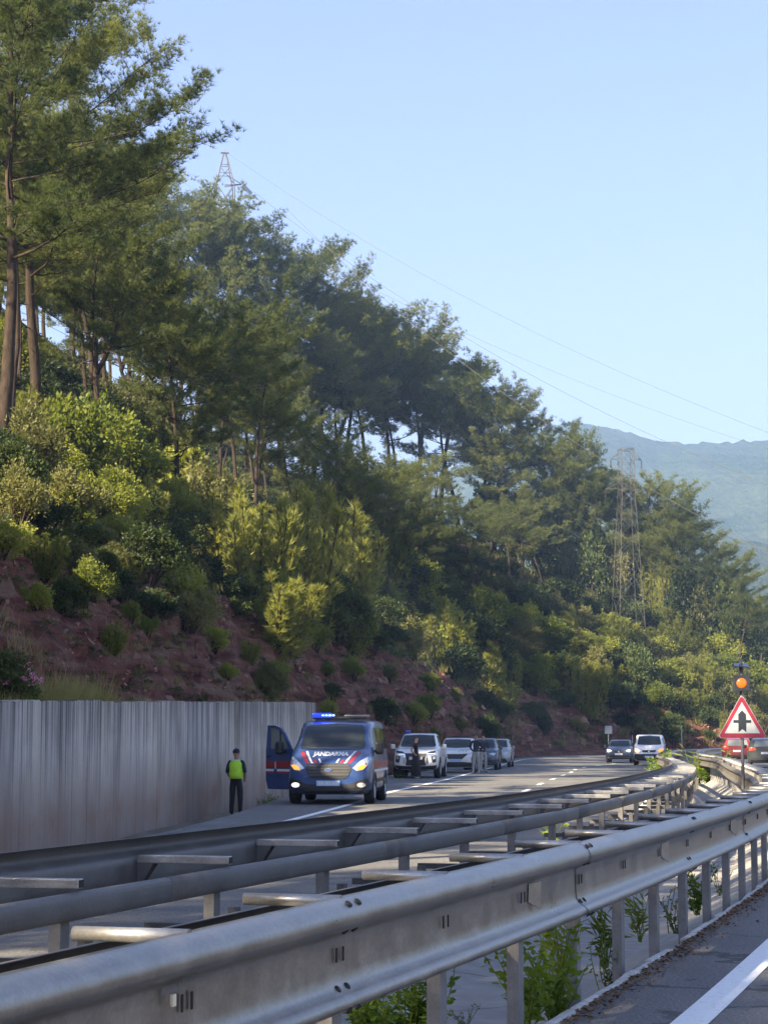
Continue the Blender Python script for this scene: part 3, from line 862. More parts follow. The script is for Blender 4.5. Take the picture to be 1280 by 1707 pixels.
# ================================================================ guard rails
def sweep(path, prof, closed=False):
    """Sweep an open profile of (right, up) points along a path; returns verts, faces."""
    vs = []; n = len(prof)
    for i, p in enumerate(path):
        t = path[min(i + 1, len(path) - 1)] - path[max(i - 1, 0)]; t.z = 0; t.normalize()
        r = Vector((t.y, -t.x, 0))
        for a, b in prof: vs.append(p + r * a + Vector((0, 0, b)))
    fs = []
    for i in range(len(path) - 1):
        for k in range(n if closed else n - 1):
            k2 = (k + 1) % n
            fs.append((i * n + k, i * n + k2, (i + 1) * n + k2, (i + 1) * n + k))
    return vs, fs
def wprofile(side=1, h=.31, d=.083):
    """W-beam cross section; bulges face +right when side = 1. Smoothly rounded, 3 mm sheet."""
    pts = [(-.000, .155), (.022, .153), (.052, .143), (.073, .126), (.083, .106), (.082, .090), (.068, .076), (.040, .064), (.014, .054), (.006, .044), (.004, .015)]
    pts = pts + [(.004, -.015), (.006, -.050), (.010, -.078), (.022, -.092), (.042, -.104), (.060, -.115), (.068, -.128), (.062, -.142), (.036, -.152), (.0, -.155)]
    k = h / .31
    out = [(a * side * d / .083, b * k) for a, b in pts]
    inn = [(a - .004 * side, b * .985) for a, b in reversed(out)]
    return out + inn
def sub(path, L, s0, s1, step=.5):
    n = max(2, int((s1 - s0) / step) + 1)
    return [along(path, L, s0 + (s1 - s0) * k / (n - 1))[0] for k in range(n)]
def lens(path):
    L = [0]
    for i in range(1, len(path)): L.append(L[-1] + (path[i] - path[i - 1]).length)
    return L
def c_post(mb, c, t, h0, h1, w=.10, d=.055, th=.006):
    """C-section post, open away from the traffic; web across the path's normal."""
    r = Vector((t.y, -t.x, 0))
    prof = [(-d, -w / 2), (-d, -w / 2 + .02), (-d + th, -w / 2 + .02), (-d + th, -w / 2 + th), (-th, -w / 2 + th), (-th, w / 2 - th), (-d + th, w / 2 - th), (-d + th, w / 2 - .02), (-d, w / 2 - .02), (-d, w / 2), (0, w / 2), (0, -w / 2)]
    n = len(prof)
    vs = [c + r * a + t * b + Vector((0, 0, h0)) for a, b in prof] + [c + r * a + t * b + Vector((0, 0, h1)) for a, b in prof]
    mb.add(vs, [tuple(range(n)), tuple(range(2 * n - 1, n - 1, -1))] + [(i, n + i, n + (i + 1) % n, (i + 1) % n) for i in range(n)])
MAT['bolt'] = simple('dark_bolt_steel', (.035, .033, .030), .6, .6, var=.3, scale=30)
MAT['steel_dark'] = galvanised('dark_stained_steel', .10, .7, metal=.2)
MAT['refl'] = simple('reflector_plastic', (.85, .74, .50), .35, spec=.6)
MAT['galv_bar'] = galvanised('crossbar_steel', 0.42, 0.35, metal=.7)

# ---------------- near barrier
barA = empty('guard_rail'); tag(barA, 'near double steel guard rail with big rounded beam running across the foreground', 'guard rail', 'steel guard rails of the median')
LA = lens(BAR_A)
s_of_y = lambda path, L, y: L[min(range(len(path)), key=lambda i: abs(path[i].y - y))]
ZA = 0.585                                    # centre height of the front beam
front = offset_path(BAR_A, 0.0)
LF = lens(front)
s0 = s_of_y(front, LF, -4); s1 = s_of_y(front, LF, 175)
# joint positions: photograph shows joints at 540 and 905 px -> 7.1 m and 10.4 m away
base_s = s_of_y(front, LF, 6.9) + .12
SEC = 4.0
k0 = int((s0 - base_s) / SEC) - 1
bolt_me = None
def bolt_mesh():
    mb = MB(); mb.lathe([(0, .007), (.010, .007), (.014, .004), (.015, 0)], 10); return mb.mesh('bolt_head')
BOLT = bolt_mesh(); BOLT.materials.append(MAT['bolt'])
def slot_mesh():
    mb = MB(); mb.box((.003, 0, 0), (.006, .013, .05), bev=.003); return mb.mesh('bolt_slot')
SLOT = slot_mesh(); SLOT.materials.append(MAT['bolt'])
OUTP = [(-.000, .155), (.022, .153), (.052, .143), (.073, .126), (.083, .106), (.082, .090), (.068, .076), (.040, .064), (.014, .054), (.006, .044), (.004, .015)]
HA = .38
for k in range(k0, 60):
    a = base_s + k * SEC; b = a + SEC + .16
    if b < s0 or a > s1: continue
    far = along(front, LF, a)[0].y > 60
    seg = sub(front, LF, max(a, 0), b, .5 if not far else 1.0)
    seg = [p + Vector((0, 0, ZA)) for p in seg]
    if not far and k % 2:   # every second beam laps 6 mm proud over its neighbours
        seg = [p + Vector((.0028, -.0009, 0)) for p in seg]
    vs, fs = sweep(seg, wprofile(1, HA, .085), closed=True)
    mb = MB(); mb.add(vs, fs, True)
    ro = mb.build('beam', MAT['galv'], barA)
    if not far and along(front, LF, a)[0].y < 40:
        # splice bolts (two columns) and the post bolts
        def put(me, s, a_, z_, nrm_tilt=0.0, nm='bolt'):
            c, t = along(front, LF, s); r = Vector((t.y, -t.x, 0))
            o = link(nm, me, None, ro)
            ang = math.atan2(r.y, r.x)
            o.location = c + r * (a_ + .004) + Vector((0, 0, ZA + z_)); o.rotation_euler = (0, nrm_tilt, ang)
        for ds in (.03, .13):
            put(BOLT, a + ds, .058, .140 * HA / .31, -.9); put(BOLT, a + ds, .046, .068 * HA / .31, .9)
            put(BOLT, a + ds, .020, -.090 * HA / .31, -.7); put(BOLT, a + ds, .060, -.144 * HA / .31, .9)
        for sp in (0.08, SEC / 3 + .08, 2 * SEC / 3 + .08):
            put(SLOT, a + sp - .035, .008, 0, 0, 'bolt_slot'); put(SLOT, a + sp + .035, .008, 0, 0, 'bolt_slot')
    if not far and 6.5 < along(front, LF, a)[0].y < 60:
        # folded reflector tab in the trough, mid beam
        c, t = along(front, LF, a + SEC * .74); r = Vector((t.y, -t.x, 0))
        mb = MB()
        P = [(-.07, .050), (-.085, -.03), (.05, -.075), (.06, .058)]
        vs = [c + t * u_ + r * (.010 + (.0 if u_ < 0 else .030)) + Vector((0, 0, ZA + w_)) for u_, w_ in P] + [c + t * (u_ + .006) + r * (.004 + (0 if u_ < 0 else .030)) + Vector((0, 0, ZA + w_)) for u_, w_ in P]
        mb.add(vs, [(0, 1, 2, 3), (7, 6, 5, 4), (0, 4, 5, 1), (1, 5, 6, 2), (2, 6, 7, 3), (3, 7, 4, 0)])
        mb.build('reflector_bracket', MAT['galv'], barA)
# one small square reflector close to the camera
c = at(292, 1655, 5.55); cF, t = along(front, LF, s_of_y(front, LF, 5.55)); 
for yy in np.arange(4.6, 7.5, .02):
    cc, t = along(front, LF, s_of_y(front, LF, 4) + (yy - 4) * 1.045)
    if CX + cc.x / cc.y * FPX > 276: break
r = Vector((t.y, -t.x, 0))
mb = MB(); mb.box((0, 0, 0), (.012, .022, .034), bev=.003)
o = mb.build('reflector', MAT['refl'], barA); o.location = cc + r * .030 + Vector((0, 0, ZA + .02)); o.rotation_euler = (0, 0, math.atan2(r.y, r.x))
# posts, crossbars
pk = 0
post_s = base_s + .08
j = int((s0 - post_s) / (SEC / 3)) - 1
while True:
    s = post_s + j * SEC / 3; j += 1
    if s < s0: continue
    if s > s1: break
    c, t = along(front, LF, s); r = Vector((t.y, -t.x, 0))
    far = c.y > 75
    mb = MB(); c_post(mb, c + r * .004, t, -.35, ZA + .06)
    mb.build('post', MAT['galv_post'], barA)
    if j % 1 == 0:
        mb = MB(); hp = .762
        mb.tube([c - r * .33 + Vector((0, 0, hp)), c + r * .02 + Vector((0, 0, hp))], .021, 10)
        mb.build('crossbar', MAT['galv_bar'], barA)
# rear beam
rear = offset_path(BAR_A, -.38); LR = lens(rear)
sr0 = s_of_y(rear, LR, -4); s = sr0
while s < s_of_y(rear, LR, 175):
    seg = [p + Vector((0, 0, ZA - .03)) for p in sub(rear, LR, s, s + SEC + .02, 1.0)]
    vs, fs = sweep(seg, wprofile(-1, .31, .083), closed=True)
    mb = MB(); mb.add(vs, fs, True); mb.build('rear_beam', MAT['galv_dull'], barA); s += SEC

# ---------------- far barrier
barB = empty('guard_rail'); tag(barB, 'far dark double guard rail with raised crossbars beside the left carriageway', 'guard rail', 'steel guard rails of the median')
farp = offset_path(BAR_B, -.29); nearp = offset_path(BAR_B, .25)
LBf, LBn, LB = lens(farp), lens(nearp), lens(BAR_B)
sB0, sB1 = s_of_y(BAR_B, LB, 3), s_of_y(BAR_B, LB, 178)
ZB = ZL + .62
s = s_of_y(farp, LBf, 3)
while s < s_of_y(farp, LBf, 178):
    far = along(farp, LBf, s)[0].y > 60
    seg = [p + Vector((0, 0, ZL + .75)) for p in sub(farp, LBf, s, s + SEC + .02, .8)]
    vs, fs = sweep(seg, wprofile(-1, .34, .085), closed=True)
    mb = MB(); mb.add(vs, fs, True); mb.build('beam', MAT['galv_dull'], barB); s += SEC
# near rail: a single rounded box rail
circ = [(.050 * math.cos(a) if False else .045 * math.copysign(abs(math.cos(a)) ** .6, math.cos(a)), .066 * math.copysign(abs(math.sin(a)) ** .75, math.sin(a))) for a in np.linspace(0, 2 * math.pi, 16, endpoint=False)]
s = s_of_y(nearp, LBn, 3)
while s < s_of_y(nearp, LBn, 178):
    seg = [p + Vector((0, 0, ZB + .075)) for p in sub(nearp, LBn, s, s + SEC - .004, .8)]
    vs, fs = sweep(seg, circ, closed=True)
    mb = MB(); mb.add(vs, fs, True)
    m = len(mb.v); n = len(circ)
    mb.f.append(tuple(range(n))); mb.sm.append(False); mb.f.append(tuple(range(m - n, m))); mb.sm.append(False)
    mb.build('tube_rail', MAT['galv_dull'], barB); s += SEC
# crossbars every 2 m, first seen in the photograph 11.6 m away
sc0 = s_of_y(BAR_B, LB, 11.6); j = -4
while True:
    s = sc0 + j * 2.0; j += 1
    if s > sB1: break
    c, t = along(BAR_B, LB, s); r = Vector((t.y, -t.x, 0)); zt = ZL + .800
    mb = MB(); rot = Matrix.Rotation(math.atan2(r.y, r.x), 3, 'Z')
    mb.box(c + Vector((0, 0, zt)), (.56, .060, .046), rot, bev=.006)
    cb = mb.build('crossbar', MAT['galv_bar'], barB)
    far = c.y > 75
    # bracket to the far beam
    mb = MB(); q = c - r * .27
    for sg in (-1, 1):
        vs = [q + t * sg * .035 + Vector((0, 0, zt - .02)), q + t * sg * .035 + r * .10 + Vector((0, 0, zt - .02)), q + t * sg * .035 + Vector((0, 0, zt - .17))]
        vs += [p + t * .008 for p in vs]
        mb.add(vs, [(0, 1, 2), (5, 4, 3), (0, 3, 4, 1), (1, 4, 5, 2), (2, 5, 3, 0)])
    mb.build('bracket', MAT['steel_dark'], cb)
    mb = MB(); mb.box(c + r * .281 + Vector((0, 0, zt)), (.004, .050, .036), rot); mb.build('open_end_shade', MAT['bolt'], cb)  # dark cap stands in for the shade inside the hollow end
    mb = MB(); cpn = c + r * .20
    c_post(mb, cpn, t, ZL - .35, zt - .06, w=.10, d=.06); mb.build('post', MAT['galv_post'], barB)
    mb = MB(); mb.box(c + r * .02 + Vector((0, 0, ZL + .42)), (.50, .05, .045), rot); mb.build('strut', MAT['steel_dark'], barB)
    mb = MB(); mb.box(c + r * .305 + Vector((0, 0, ZL + .46)), (.05, .07, .16), rot); mb.build('spacer_block', MAT['steel_dark'], barB)
# ================================================================ pines, one by one (base point, top in the photograph)
KEY = [
 # u, v, top_v, variant, rz, tilt(x,y), wide, label
 (66, 738, -95, 'big', 0.4, (0, .07), 1.0, 'tall dark pine at left whose bare trunk leans right above the bushes'),
 (4, 742, -160, 'big_b', 2.0, (0, 0.0), 1.05, 'huge dark pine cut by the left edge of the photo'),
 (30, 700, 330, 'tall_b', 1.0, (0, .2), .9, 'leaning pine trunk between the two tallest pines at left'),
 (168, 690, 390, 'fork', 2.2, (0, .02), 1.1, 'small sunlit forked pine just right of the tall leaning pine'),
 (212, 712, 360, 'full', 4.2, (0, .0), 1.0, 'small sunlit pine with straight pale trunk above the bright bushes'),
 (120, 640, 250, 'full_b', 3.3, (0, 0), 1.0, 'sunlit pine standing behind the tall leaning pine'),
 (268, 660, 330, 'tall', 5.0, (0, .05), 1.2, 'sunlit pine above the thin dead stems'),
 (330, 640, 265, 'full_b', 1.2, (0, .03), 1.0, 'bright topped pine just left of the upper pylon'),
 (300, 560, 290, 'flat', 2.9, (0, 0), 1.0, 'pine crown right below the upper pylon'),
 (385, 620, 340, 'full', .7, (0, .05), 1.0, 'dense green pine below the hanging insulator of the upper pylon'),
 (440, 640, 318, 'tall_b', 3.5, (0, .10), 1.1, 'skyline pine with flat top reaching right below the wires'),
 (475, 640, 380, 'full_b', 4.4, (0, .07), .95, 'dense skyline pine between the flat topped and the narrow topped one'),
 (520, 690, 470, 'tall', 5.5, (0, .1), 1.1, 'dark leaning pine with bare trunk against sky gaps'),
 (545, 700, 412, 'fork', 0.3, (0, .09), .95, 'narrow topped pine rising highest right of the skyline step'),
 (575, 705, 500, 'full', 1.9, (0, .05), 1.0, 'dark pine just right below the narrow topped skyline pine'),
 (612, 730, 520, 'flat', 2.6, (0, .08), 1.1, 'broad dark pine on the skyline left of the wide umbrella crown'),
 (655, 760, 515, 'full_b', 3.9, (0, .08), .95, 'dense pine on the skyline in the middle of the slope'),
 (690, 800, 515, 'tall_b', 5.2, (0, .12), 1.15, 'pine with wide umbrella crown overhanging to the right'),
 (735, 800, 545, 'tall', 4.7, (0, .08), 1.1, 'slender pine right behind the umbrella crowned one'),
 (700, 850, 560, 'flat', .8, (0, .10), 1.0, 'one of the dark leaning trunks standing closely together in mid slope'),
 (660, 850, 590, 'tall', 1.4, (0, .14), 1.0, 'leftmost of the dark leaning trunks standing closely together'),
 (570, 838, 575, 'tall_b', 2.3, (0, .10), 1.15, 'dark pine with long leaning bare trunk above the young pines'),
 (540, 790, 590, 'flat', 3.1, (0, .05), 1.0, 'shaded pine left of the long leaning bare trunk'),
 (455, 790, 560, 'tall', .1, (0, .1), 1.2, 'shaded pine with leaning trunk in the darkest part of the wood'),
 (765, 830, 600, 'fork', 4.0, (0, .06), 1.1, 'forked pine silhouetted against the sky gap'),
 (800, 850, 590, 'tall', 5.9, (0, .07), 1.1, 'thin pine right of the forked silhouette'),
 (825, 860, 605, 'full_b', .5, (0, .05), .9, 'dense pine stepping down the skyline above the thin trunks'),
 (860, 880, 625, 'tall_b', 1.6, (0, .06), 1.1, 'pine with spreading crown half way down the skyline'),
 (900, 900, 660, 'full', 2.8, (0, .04), 1.0, 'dark full pine on the lower skyline'),
 (935, 925, 690, 'full_b', 3.6, (0, .05), 1.0, 'broad dark pine just left of the lattice pylon'),
 (965, 945, 720, 'tall', 4.9, (0, .04), 1.1, 'pine whose crown touches the left arm of the lattice pylon'),
 (940, 950, 745, 'slim', .9, (0, .0), 1.0, 'pale conical young pine lit by the sun'),
 (1000, 968, 790, 'tall_b', 2.0, (0, .02), 1.0, 'dark pine standing behind the lattice pylon'),
 (1070, 985, 752, 'full_b', 5.1, (0, .09), 1.15, 'large pine right of the lattice pylon with thick leaning trunk'),
 (1118, 1030, 825, 'full', 1.1, (0, .02), 1.35, 'dark pine right of the large one by the pylon'),
 (1150, 1055, 860, 'full_b', 2.4, (0, .02), 1.25, 'dark pine between the pylon pine and the last rounded pine'),
 (1178, 1075, 885, 'full', 3.3, (0, .02), 1.25, 'pine with pale thin trunk near the right end of the wood'),
 (1222, 1085, 893, 'full_b', 4.5, (0, .03), 1.3, 'last rounded pine at the right end of the ridge'),
 (1245, 1090, 930, 'full', .2, (0, .0), 1.3, 'dark pine pressed against the last rounded one'),
 (1085, 1010, 790, 'full', 2.7, (0, .0), 1.25, 'dense dark pine right behind the thick leaning trunk by the pylon'),
 (1205, 1090, 925, 'full_b', 1.7, (0, .0), 1.2, 'dense low crowned pine left of the last rounded pine'),
 (1030, 985, 800, 'full', 3.7, (0, .0), 1.2, 'dense pine directly behind the middle of the lattice pylon'),
 (870, 960, 800, 'slim', 1.8, (0, .0), 1.2, 'sunlit young pine among the scrub left of the pylon'),
 (905, 975, 830, 'fork', 3.0, (0, .1), 1.0, 'small crooked sunlit pine in front of the dark skyline pines'),
 (820, 930, 745, 'tall', 4.1, (0, .05), 1.0, 'thin pale trunked pine above the scrub'),
]
for (u, v, tv, var, rz, tilt, wide, lab) in KEY:
    pine_at(u, v, tv, var, rz, lab, tilt, wide)

# fillers deep in the wood and on the slope outside the frame (they throw the shade on the road)
rf = random.Random(5)
taken = [o.location.xy.copy() for o in S.objects if o.name.startswith('pine_tree')]
fill_n = 0
def deep_label(x, y, var):
    u = CX + x / y * FPX
    a = 'at the left end of the wood' if u < 150 else 'left of the upper pylon' if u < 340 else 'below the upper pylon' if u < 460 else 'in the darkest part of the wood' if u < 600 else 'in the middle of the wood' if u < 720 else 'behind the leaning trunks' if u < 820 else 'left of the lattice pylon' if u < 960 else 'around the lattice pylon' if u < 1090 else 'at the right end of the wood'
    k = {'tall': 'tall bare trunked', 'tall_b': 'leaning bare trunked', 'full': 'full crowned', 'full_b': 'broad crowned', 'flat': 'flat crowned', 'fork': 'forked', 'slim': 'slim young'}[var]
    return k + ' pine ' + a + (', high up' if y > 215 else ', lower down' if y < 150 else ', half way up')
OUT = 'pine on the slope outside the left edge of the photo'
SKYU = [-200, 290, 330, 372, 400, 430, 505, 520, 560, 605, 620, 770, 790, 850, 920, 1000, 1060, 1130, 1170, 1190, 1280, 1400]
SKYV = [-400, 0, 230, 270, 330, 345, 345, 420, 425, 440, 510, 530, 610, 620, 690, 740, 800, 800, 850, 900, 940, 1000]
def fill_tree(x, y, lab, grp, hmul=1.0, variants=('tall', 'tall_b', 'tall', 'flat', 'fork', 'full_b')):
    global fill_n
    z = hz(x, y); var = rf.choice(variants); t, c, H = PINES[var]; s = hmul * rf.uniform(.75, 1.1)
    if grp != 'pines outside the frame':
        u = CX + x / y * FPX; half = 2.6 / y * FPX
        lim = max(np.interp(uu, SKYU, SKYV) for uu in (u - half, u, u + half)) + rf.uniform(6, 40)
        hmax = (ray(u, lim).z * y + CAMH) - z
        s = min(s, hmax / (H * 1.04))
        if s < .48: return
    if lab is None: lab = deep_label(x, y, var)
    plant('pine_tree', (x, y, z - .1), (s, s, s), rf.uniform(0, 6.28), (t, c), ('trunk', 'crown'), lab, 'tree', grp, (rf.gauss(0, .04), rf.gauss(.05, .05)))
    taken.append(Vector((x, y))); fill_n += 1
tries = 0
def inview(x, y, z):
    u = CX + x / y * FPX; return -60 < u < 1300
while fill_n < 46 and tries < 4000:
    tries += 1
    i = rf.randrange(40, len(FOOT) - 60); P, T = FOOT[i], foot_tan[i]; t = rf.uniform(13, 78); st = station(P)
    if P.y < 55 or t > interp(CREST, st) + 6: continue
    q = P + Vector((-T.y, T.x, 0)) * t
    if not inview(q.x, q.y, 0) or min((Vector((q.x, q.y)) - w).length for w in taken) < 5.2: continue
    fill_tree(q.x, q.y, None, 'pines deep in the wood')
nl_ = 0; tries = 0
while nl_ < 7 and tries < 2500:      # the wood closes behind the tall pines at left
    tries += 1
    y = rf.uniform(62, 135); u = rf.uniform(-40, 330); x = (u - CX) / FPX * y
    P = min(FOOT, key=lambda p: (p.x - x) ** 2 + (p.y - y) ** 2); t = (Vector((P.x, P.y)) - Vector((x, y))).length
    if x > P.x or t < 10 or t > 48 or min((Vector((x, y)) - w).length for w in taken) < 3.4: continue
    n_b = fill_n; fill_tree(x, y, None, 'pines deep in the wood', .95, ('tall', 'fork', 'slim', 'tall_b')); nl_ += fill_n - n_b
OUTSIDE = [(-14.5, 19.5, 'full_b'), (-10.5, 22, 'full_b'), (-20, -2, 'full'), (-12.5, 6, 'full_b'), (-9.8, 23.5, 'full'), (-14, 14, 'full_b'), (-15.5, 41.5, 'full'), (-13.5, 47, 'full'), (-19, 24, 'full_b'), (-23, 36, 'flat'), (-15.5, 33, 'tall_b'), (-31, 31, 'full'), (-13, 4, 'fork'), (-20, 6, 'full'), (-18, -8.5, 'tall'), (-23, -4, 'full_b'), (-13.5, 38, 'full'), (-17.5, 34.5, 'full_b'), (-16, 0, 'full_b'), (-24, 61, 'flat'), (-25, -14, 'full_b'), (-12, -15, 'tall_b'), (-30, 2, 'full')]
for (x, y, var) in OUTSIDE: fill_tree(x, y, OUT, 'pines outside the frame', 1.0, (var,))

# keep every crown in view inside the ridge's outline (trees that would tower above it are younger, smaller trees)
SKY_U = [-400, 285, 300, 312, 340, 378, 380, 398, 425, 440, 512, 518, 545, 590, 608, 612, 640, 690, 740, 780, 788, 850, 862, 920, 932, 965, 1000, 1015, 1060, 1075, 1105, 1135, 1165, 1185, 1215, 1245, 1272, 1282, 1500]
SKY_V = [-600, -60, 60, 120, 165, 212, 318, 332, 345, 318, 322, 388, 413, 412, 440, 503, 505, 512, 515, 525, 606, 610, 645, 660, 690, 715, 735, 790, 785, 765, 752, 770, 815, 885, 893, 910, 950, 1010, 1200]
def clamp_crowns():
    cp, sp_ = math.cos(PITCH), math.sin(PITCH)
    for o in [q for q in S.objects if q.name.startswith('pine_tree') and q.location.y > 20]:
        cr = [c for c in o.children if c.name.startswith('crown')][0].data
        n = len(cr.vertices); co = np.empty(n * 3, dtype=np.float32); cr.vertices.foreach_get('co', co); co = co.reshape(-1, 3)[2::60]
        big = o.get('label', '').startswith(('tall dark pine at left', 'huge dark pine'))
        for it in range(26):
            M = np.array(Matrix.LocRotScale(o.location, o.rotation_euler, o.scale)); w = co @ M[:3, :3].T + M[:3, 3]
            x, y, z = w[:, 0], w[:, 1], w[:, 2] - CAMH
            d = y * cp + z * sp_; u = CX + FPX * x / d; v = CY - FPX * (z * cp - y * sp_) / d
            lim = np.interp(u, SKY_U, SKY_V)
            if not big: lim = np.where(u < 378, np.interp(u, [-400, 200, 320, 350, 378], [-200, 60, 262, 285, 318]), lim)
            viol = np.percentile(v - lim, 1.0)
            if viol > -7 or o.scale.z < .3: break
            o.scale = [q * .965 for q in o.scale]
            if it % 3 == 2: o.location.x -= .12
clamp_crowns()

# ================================================================ bushes along the top of the bank and on the slope
bn = 0
def bush(u, v, w, kind, label, hgt=1.0, group='shrubs on the bank', rz=None, mp='bush', lift=0):
    p = hit(u, v)
    if p is None: return
    s = w / FPX * p.y
    plant(mp, (p.x, p.y, p.z - .06 * s), (s, s, s * hgt), rf.uniform(0, 6.28) if rz is None else rz, BUSH[kind], ('stem', 'foliage'), label, 'shrub', group)
KB = [
 (120, 790, 130, 'round', 'bright sunlit bush just right of the tall pine trunk', 1.2),
 (45, 800, 120, 'olive', 'green bush left of the tall dark pine trunk', 1.1),
 (15, 840, 110, 'dark', 'dark bush at the left edge above the red bank', 1.0),
 (240, 760, 130, 'olive', 'twiggy olive bush below the pale trunked pine', 1.1),
 (200, 830, 160, 'round_b', 'large sunlit rounded bush in the middle of the bright thicket', 1.0),
 (290, 850, 130, 'round', 'green bush right of the large rounded one', 1.0),
 (175, 880, 110, 'round_b', 'low leafy bush hanging over the top of the red bank', 1.0),
 (110, 880, 120, 'olive', 'grey green bush on the edge of the red bank', .9),
 (330, 890, 120, 'olive', 'olive bush left of the young pines', 1.1),
 (250, 905, 90, 'dark', 'dark bush on the bank below the bright thicket', 1.0),
 (420, 1010, 150, 'shoots', 'bright young pine with many upright shoots, leftmost of the cluster', 1.25),
 (500, 1020, 160, 'shoots_b', 'tallest bright young pine in the cluster above the wall end', 1.35),
 (570, 1010, 150, 'shoots', 'young pine at the right of the bright cluster', 1.1),
 (455, 1075, 140, 'shoots_b', 'shaded young pine at the foot of the bright cluster', .9),
 (370, 960, 120, 'shoots', 'half lit young pine left of the bright cluster', 1.1),
 (560, 1070, 110, 'dark', 'dark bush on the bank right of the young pines', 1.0),
 (620, 1000, 120, 'shoots_b', 'shaded young pine right behind the bright cluster', 1.2),
 (655, 1010, 110, 'dark', 'dark green bush left of the bare red chute', 1.0),
 (740, 1110, 90, 'shoots', 'small sunlit young pine hanging over the red bank', 1.1),
 (790, 1130, 110, 'dark', 'dark bush beside the small sunlit young pine', 1.0),
 (690, 1010, 90, 'round', 'leafy green bush with bright leaves in mid slope', 1.1),
 (810, 1060, 90, 'round_b', 'bright leaved bush above the dark bushes of the bank', 1.0),
 (180, 1000, 50, 'dark', 'lone dark bush on the bare red bank above the wall', .9),
 (450, 1165, 60, 'broom', 'olive broom bush behind the right end of the wall', 1.2),
 (640, 1190, 40, 'round', 'small bright tuft on the bare red bank', .8),
 (715, 1195, 40, 'round_b', 'small green tuft low on the red bank above the pickup', 1.0),
]
for (u, v, w, kind, lab, hg) in KB: bush(u, v, w, kind, lab, hg)
for (u, v, w, kind, lab, hg) in (
 (905, 925, 70, 'dark', 'tall dark shrub under the ridge pines left of the lattice pylon', 1.7), (950, 950, 75, 'shoots_b', 'tall young pine under the ridge pines left of the lattice pylon', 1.6), (985, 972, 70, 'dark', 'tall dark shrub between ridge trunks just left of the lattice pylon', 1.7),
 (1015, 990, 75, 'olive', 'tall olive shrub at the left foot of the lattice pylon', 1.5), (1080, 1020, 80, 'dark', 'tall dark shrub at the right foot of the lattice pylon', 1.7), (1110, 1040, 75, 'shoots', 'tall young pine under the large pine by the pylon', 1.7),
 (1140, 1062, 80, 'dark', 'tall dark shrub under the right hand pines', 1.6), (1172, 1080, 80, 'olive', 'tall olive shrub below the last rounded pine', 1.5), (1205, 1092, 80, 'dark', 'tall dark shrub above the amber beacon', 1.6), (1240, 1100, 80, 'shoots_b', 'tall young pine at the right end of the ridge', 1.5), (860, 890, 75, 'dark', 'tall dark shrub under the pines half way down the skyline', 1.6), (815, 865, 75, 'dark', 'tall dark shrub under the thin ridge trunks', 1.5)):
    for dv in range(0, 60, 4):
        if hit(u, v + dv) is not None: bush(u, v + dv + 3, w, kind, lab, hg, 'shrubs on the ridge'); break
# the rest of the scrub, spread over what the camera sees of the slope
def tfoot(p):
    best = min(range(0, len(FOOT), 3), key=lambda i: (FOOT[i].x - p.x) ** 2 + (FOOT[i].y - p.y) ** 2)
    return (Vector((FOOT[best].x, FOOT[best].y)) - Vector((p.x, p.y))).length, best
KINDW = {'round': 'light green', 'round_b': 'pale leafy', 'olive': 'olive green', 'dark': 'dark green', 'dark_b': 'low dark', 'shoots': 'spiky young pine', 'shoots_b': 'tall spiky young pine', 'broom': 'wispy broom'}
def where(u, v):
    if u < 330: a = 'above the retaining wall'
    elif u < 520: a = 'uphill of the wall end'
    elif u < 660: a = 'on the slope behind the blue van'
    elif u < 780: a = 'on the slope above the pickup'
    elif u < 870: a = 'on the slope above the standing men'
    elif u < 980: a = 'on the slope left of the lattice pylon'
    elif u < 1085: a = 'below the lattice pylon'
    elif u < 1190: a = 'on the slope right of the lattice pylon'
    else: a = 'behind the triangular sign'
    g = np.interp(u, [0, 560, 800, 1000, 1150, 1280], [760, 850, 900, 1000, 1070, 1100])
    f = np.interp(u, [0, 500, 900, 1280], [1170, 1200, 1240, 1240])
    k = (v - g) / (f - g)
    return a + (' among the trunks' if k < .05 else ' near its top' if k < .3 else ' half way up' if k < .6 else ' low down')
cnts = 0; tries = 0; spots = []
while cnts < 256 and tries < 9000:
    tries += 1
    u = rf.uniform(-20, 1300); g = np.interp(u, [0, 300, 560, 800, 1000, 1150, 1280], [640, 690, 760, 840, 960, 1040, 1075])
    v = rf.uniform(g - 30, 1240)
    p = hit(u, v)
    if p is None or p.y > 330: continue
    t, fi = tfoot(p); st = station(FOOT[fi])
    if t < 2.6 and p.y < 70: continue
    if u < 880 and t > interp(CREST, st) - 14: continue
    if t < 4.5:
        keep = .02 if st < 75 else .05 if st < 110 else .08 if st < 200 else .17
        if u < 420 and v > 880: keep = .10
        if 520 < u < 700 and v > 1040: keep = .04
        if rf.random() > keep: continue
    w_px = rf.uniform(38, 82) * np.interp(v, [700, 1200], [1.15, .8])
    if any(abs(u - a) < (w_px + c) * .30 and abs(v - b) < (w_px + c) * .22 for a, b, c in spots): continue
    spots.append((u, v, w_px))
    w = min(5.5, max(1.0, w_px / FPX * p.y * 1.35)) * (.6 if t < 3.4 else .7 if t > 24 else 1)
    kind = rf.choices(['round', 'round_b', 'olive', 'dark', 'dark_b', 'shoots', 'shoots_b', 'broom'], [3, 3, 4, 4, 3, 2, 1, 1.2])[0]
    if t > 22: kind = rf.choices(['dark', 'dark_b', 'olive', 'shoots'], [4, 3, 3, 1])[0]
    lab = ('small ' if w_px < 48 else 'large ' if w_px > 72 else '') + KINDW[kind] + ' bush ' + where(u, v).replace('on the slope ', '')
    plant('bush', (p.x, p.y, p.z - .10 * w), (w, w, w * rf.uniform(.75, 1.15)), rf.uniform(0, 6.28), BUSH[kind], ('stem', 'foliage'), lab, 'shrub', 'scrub: ' + lab)
    cnts += 1
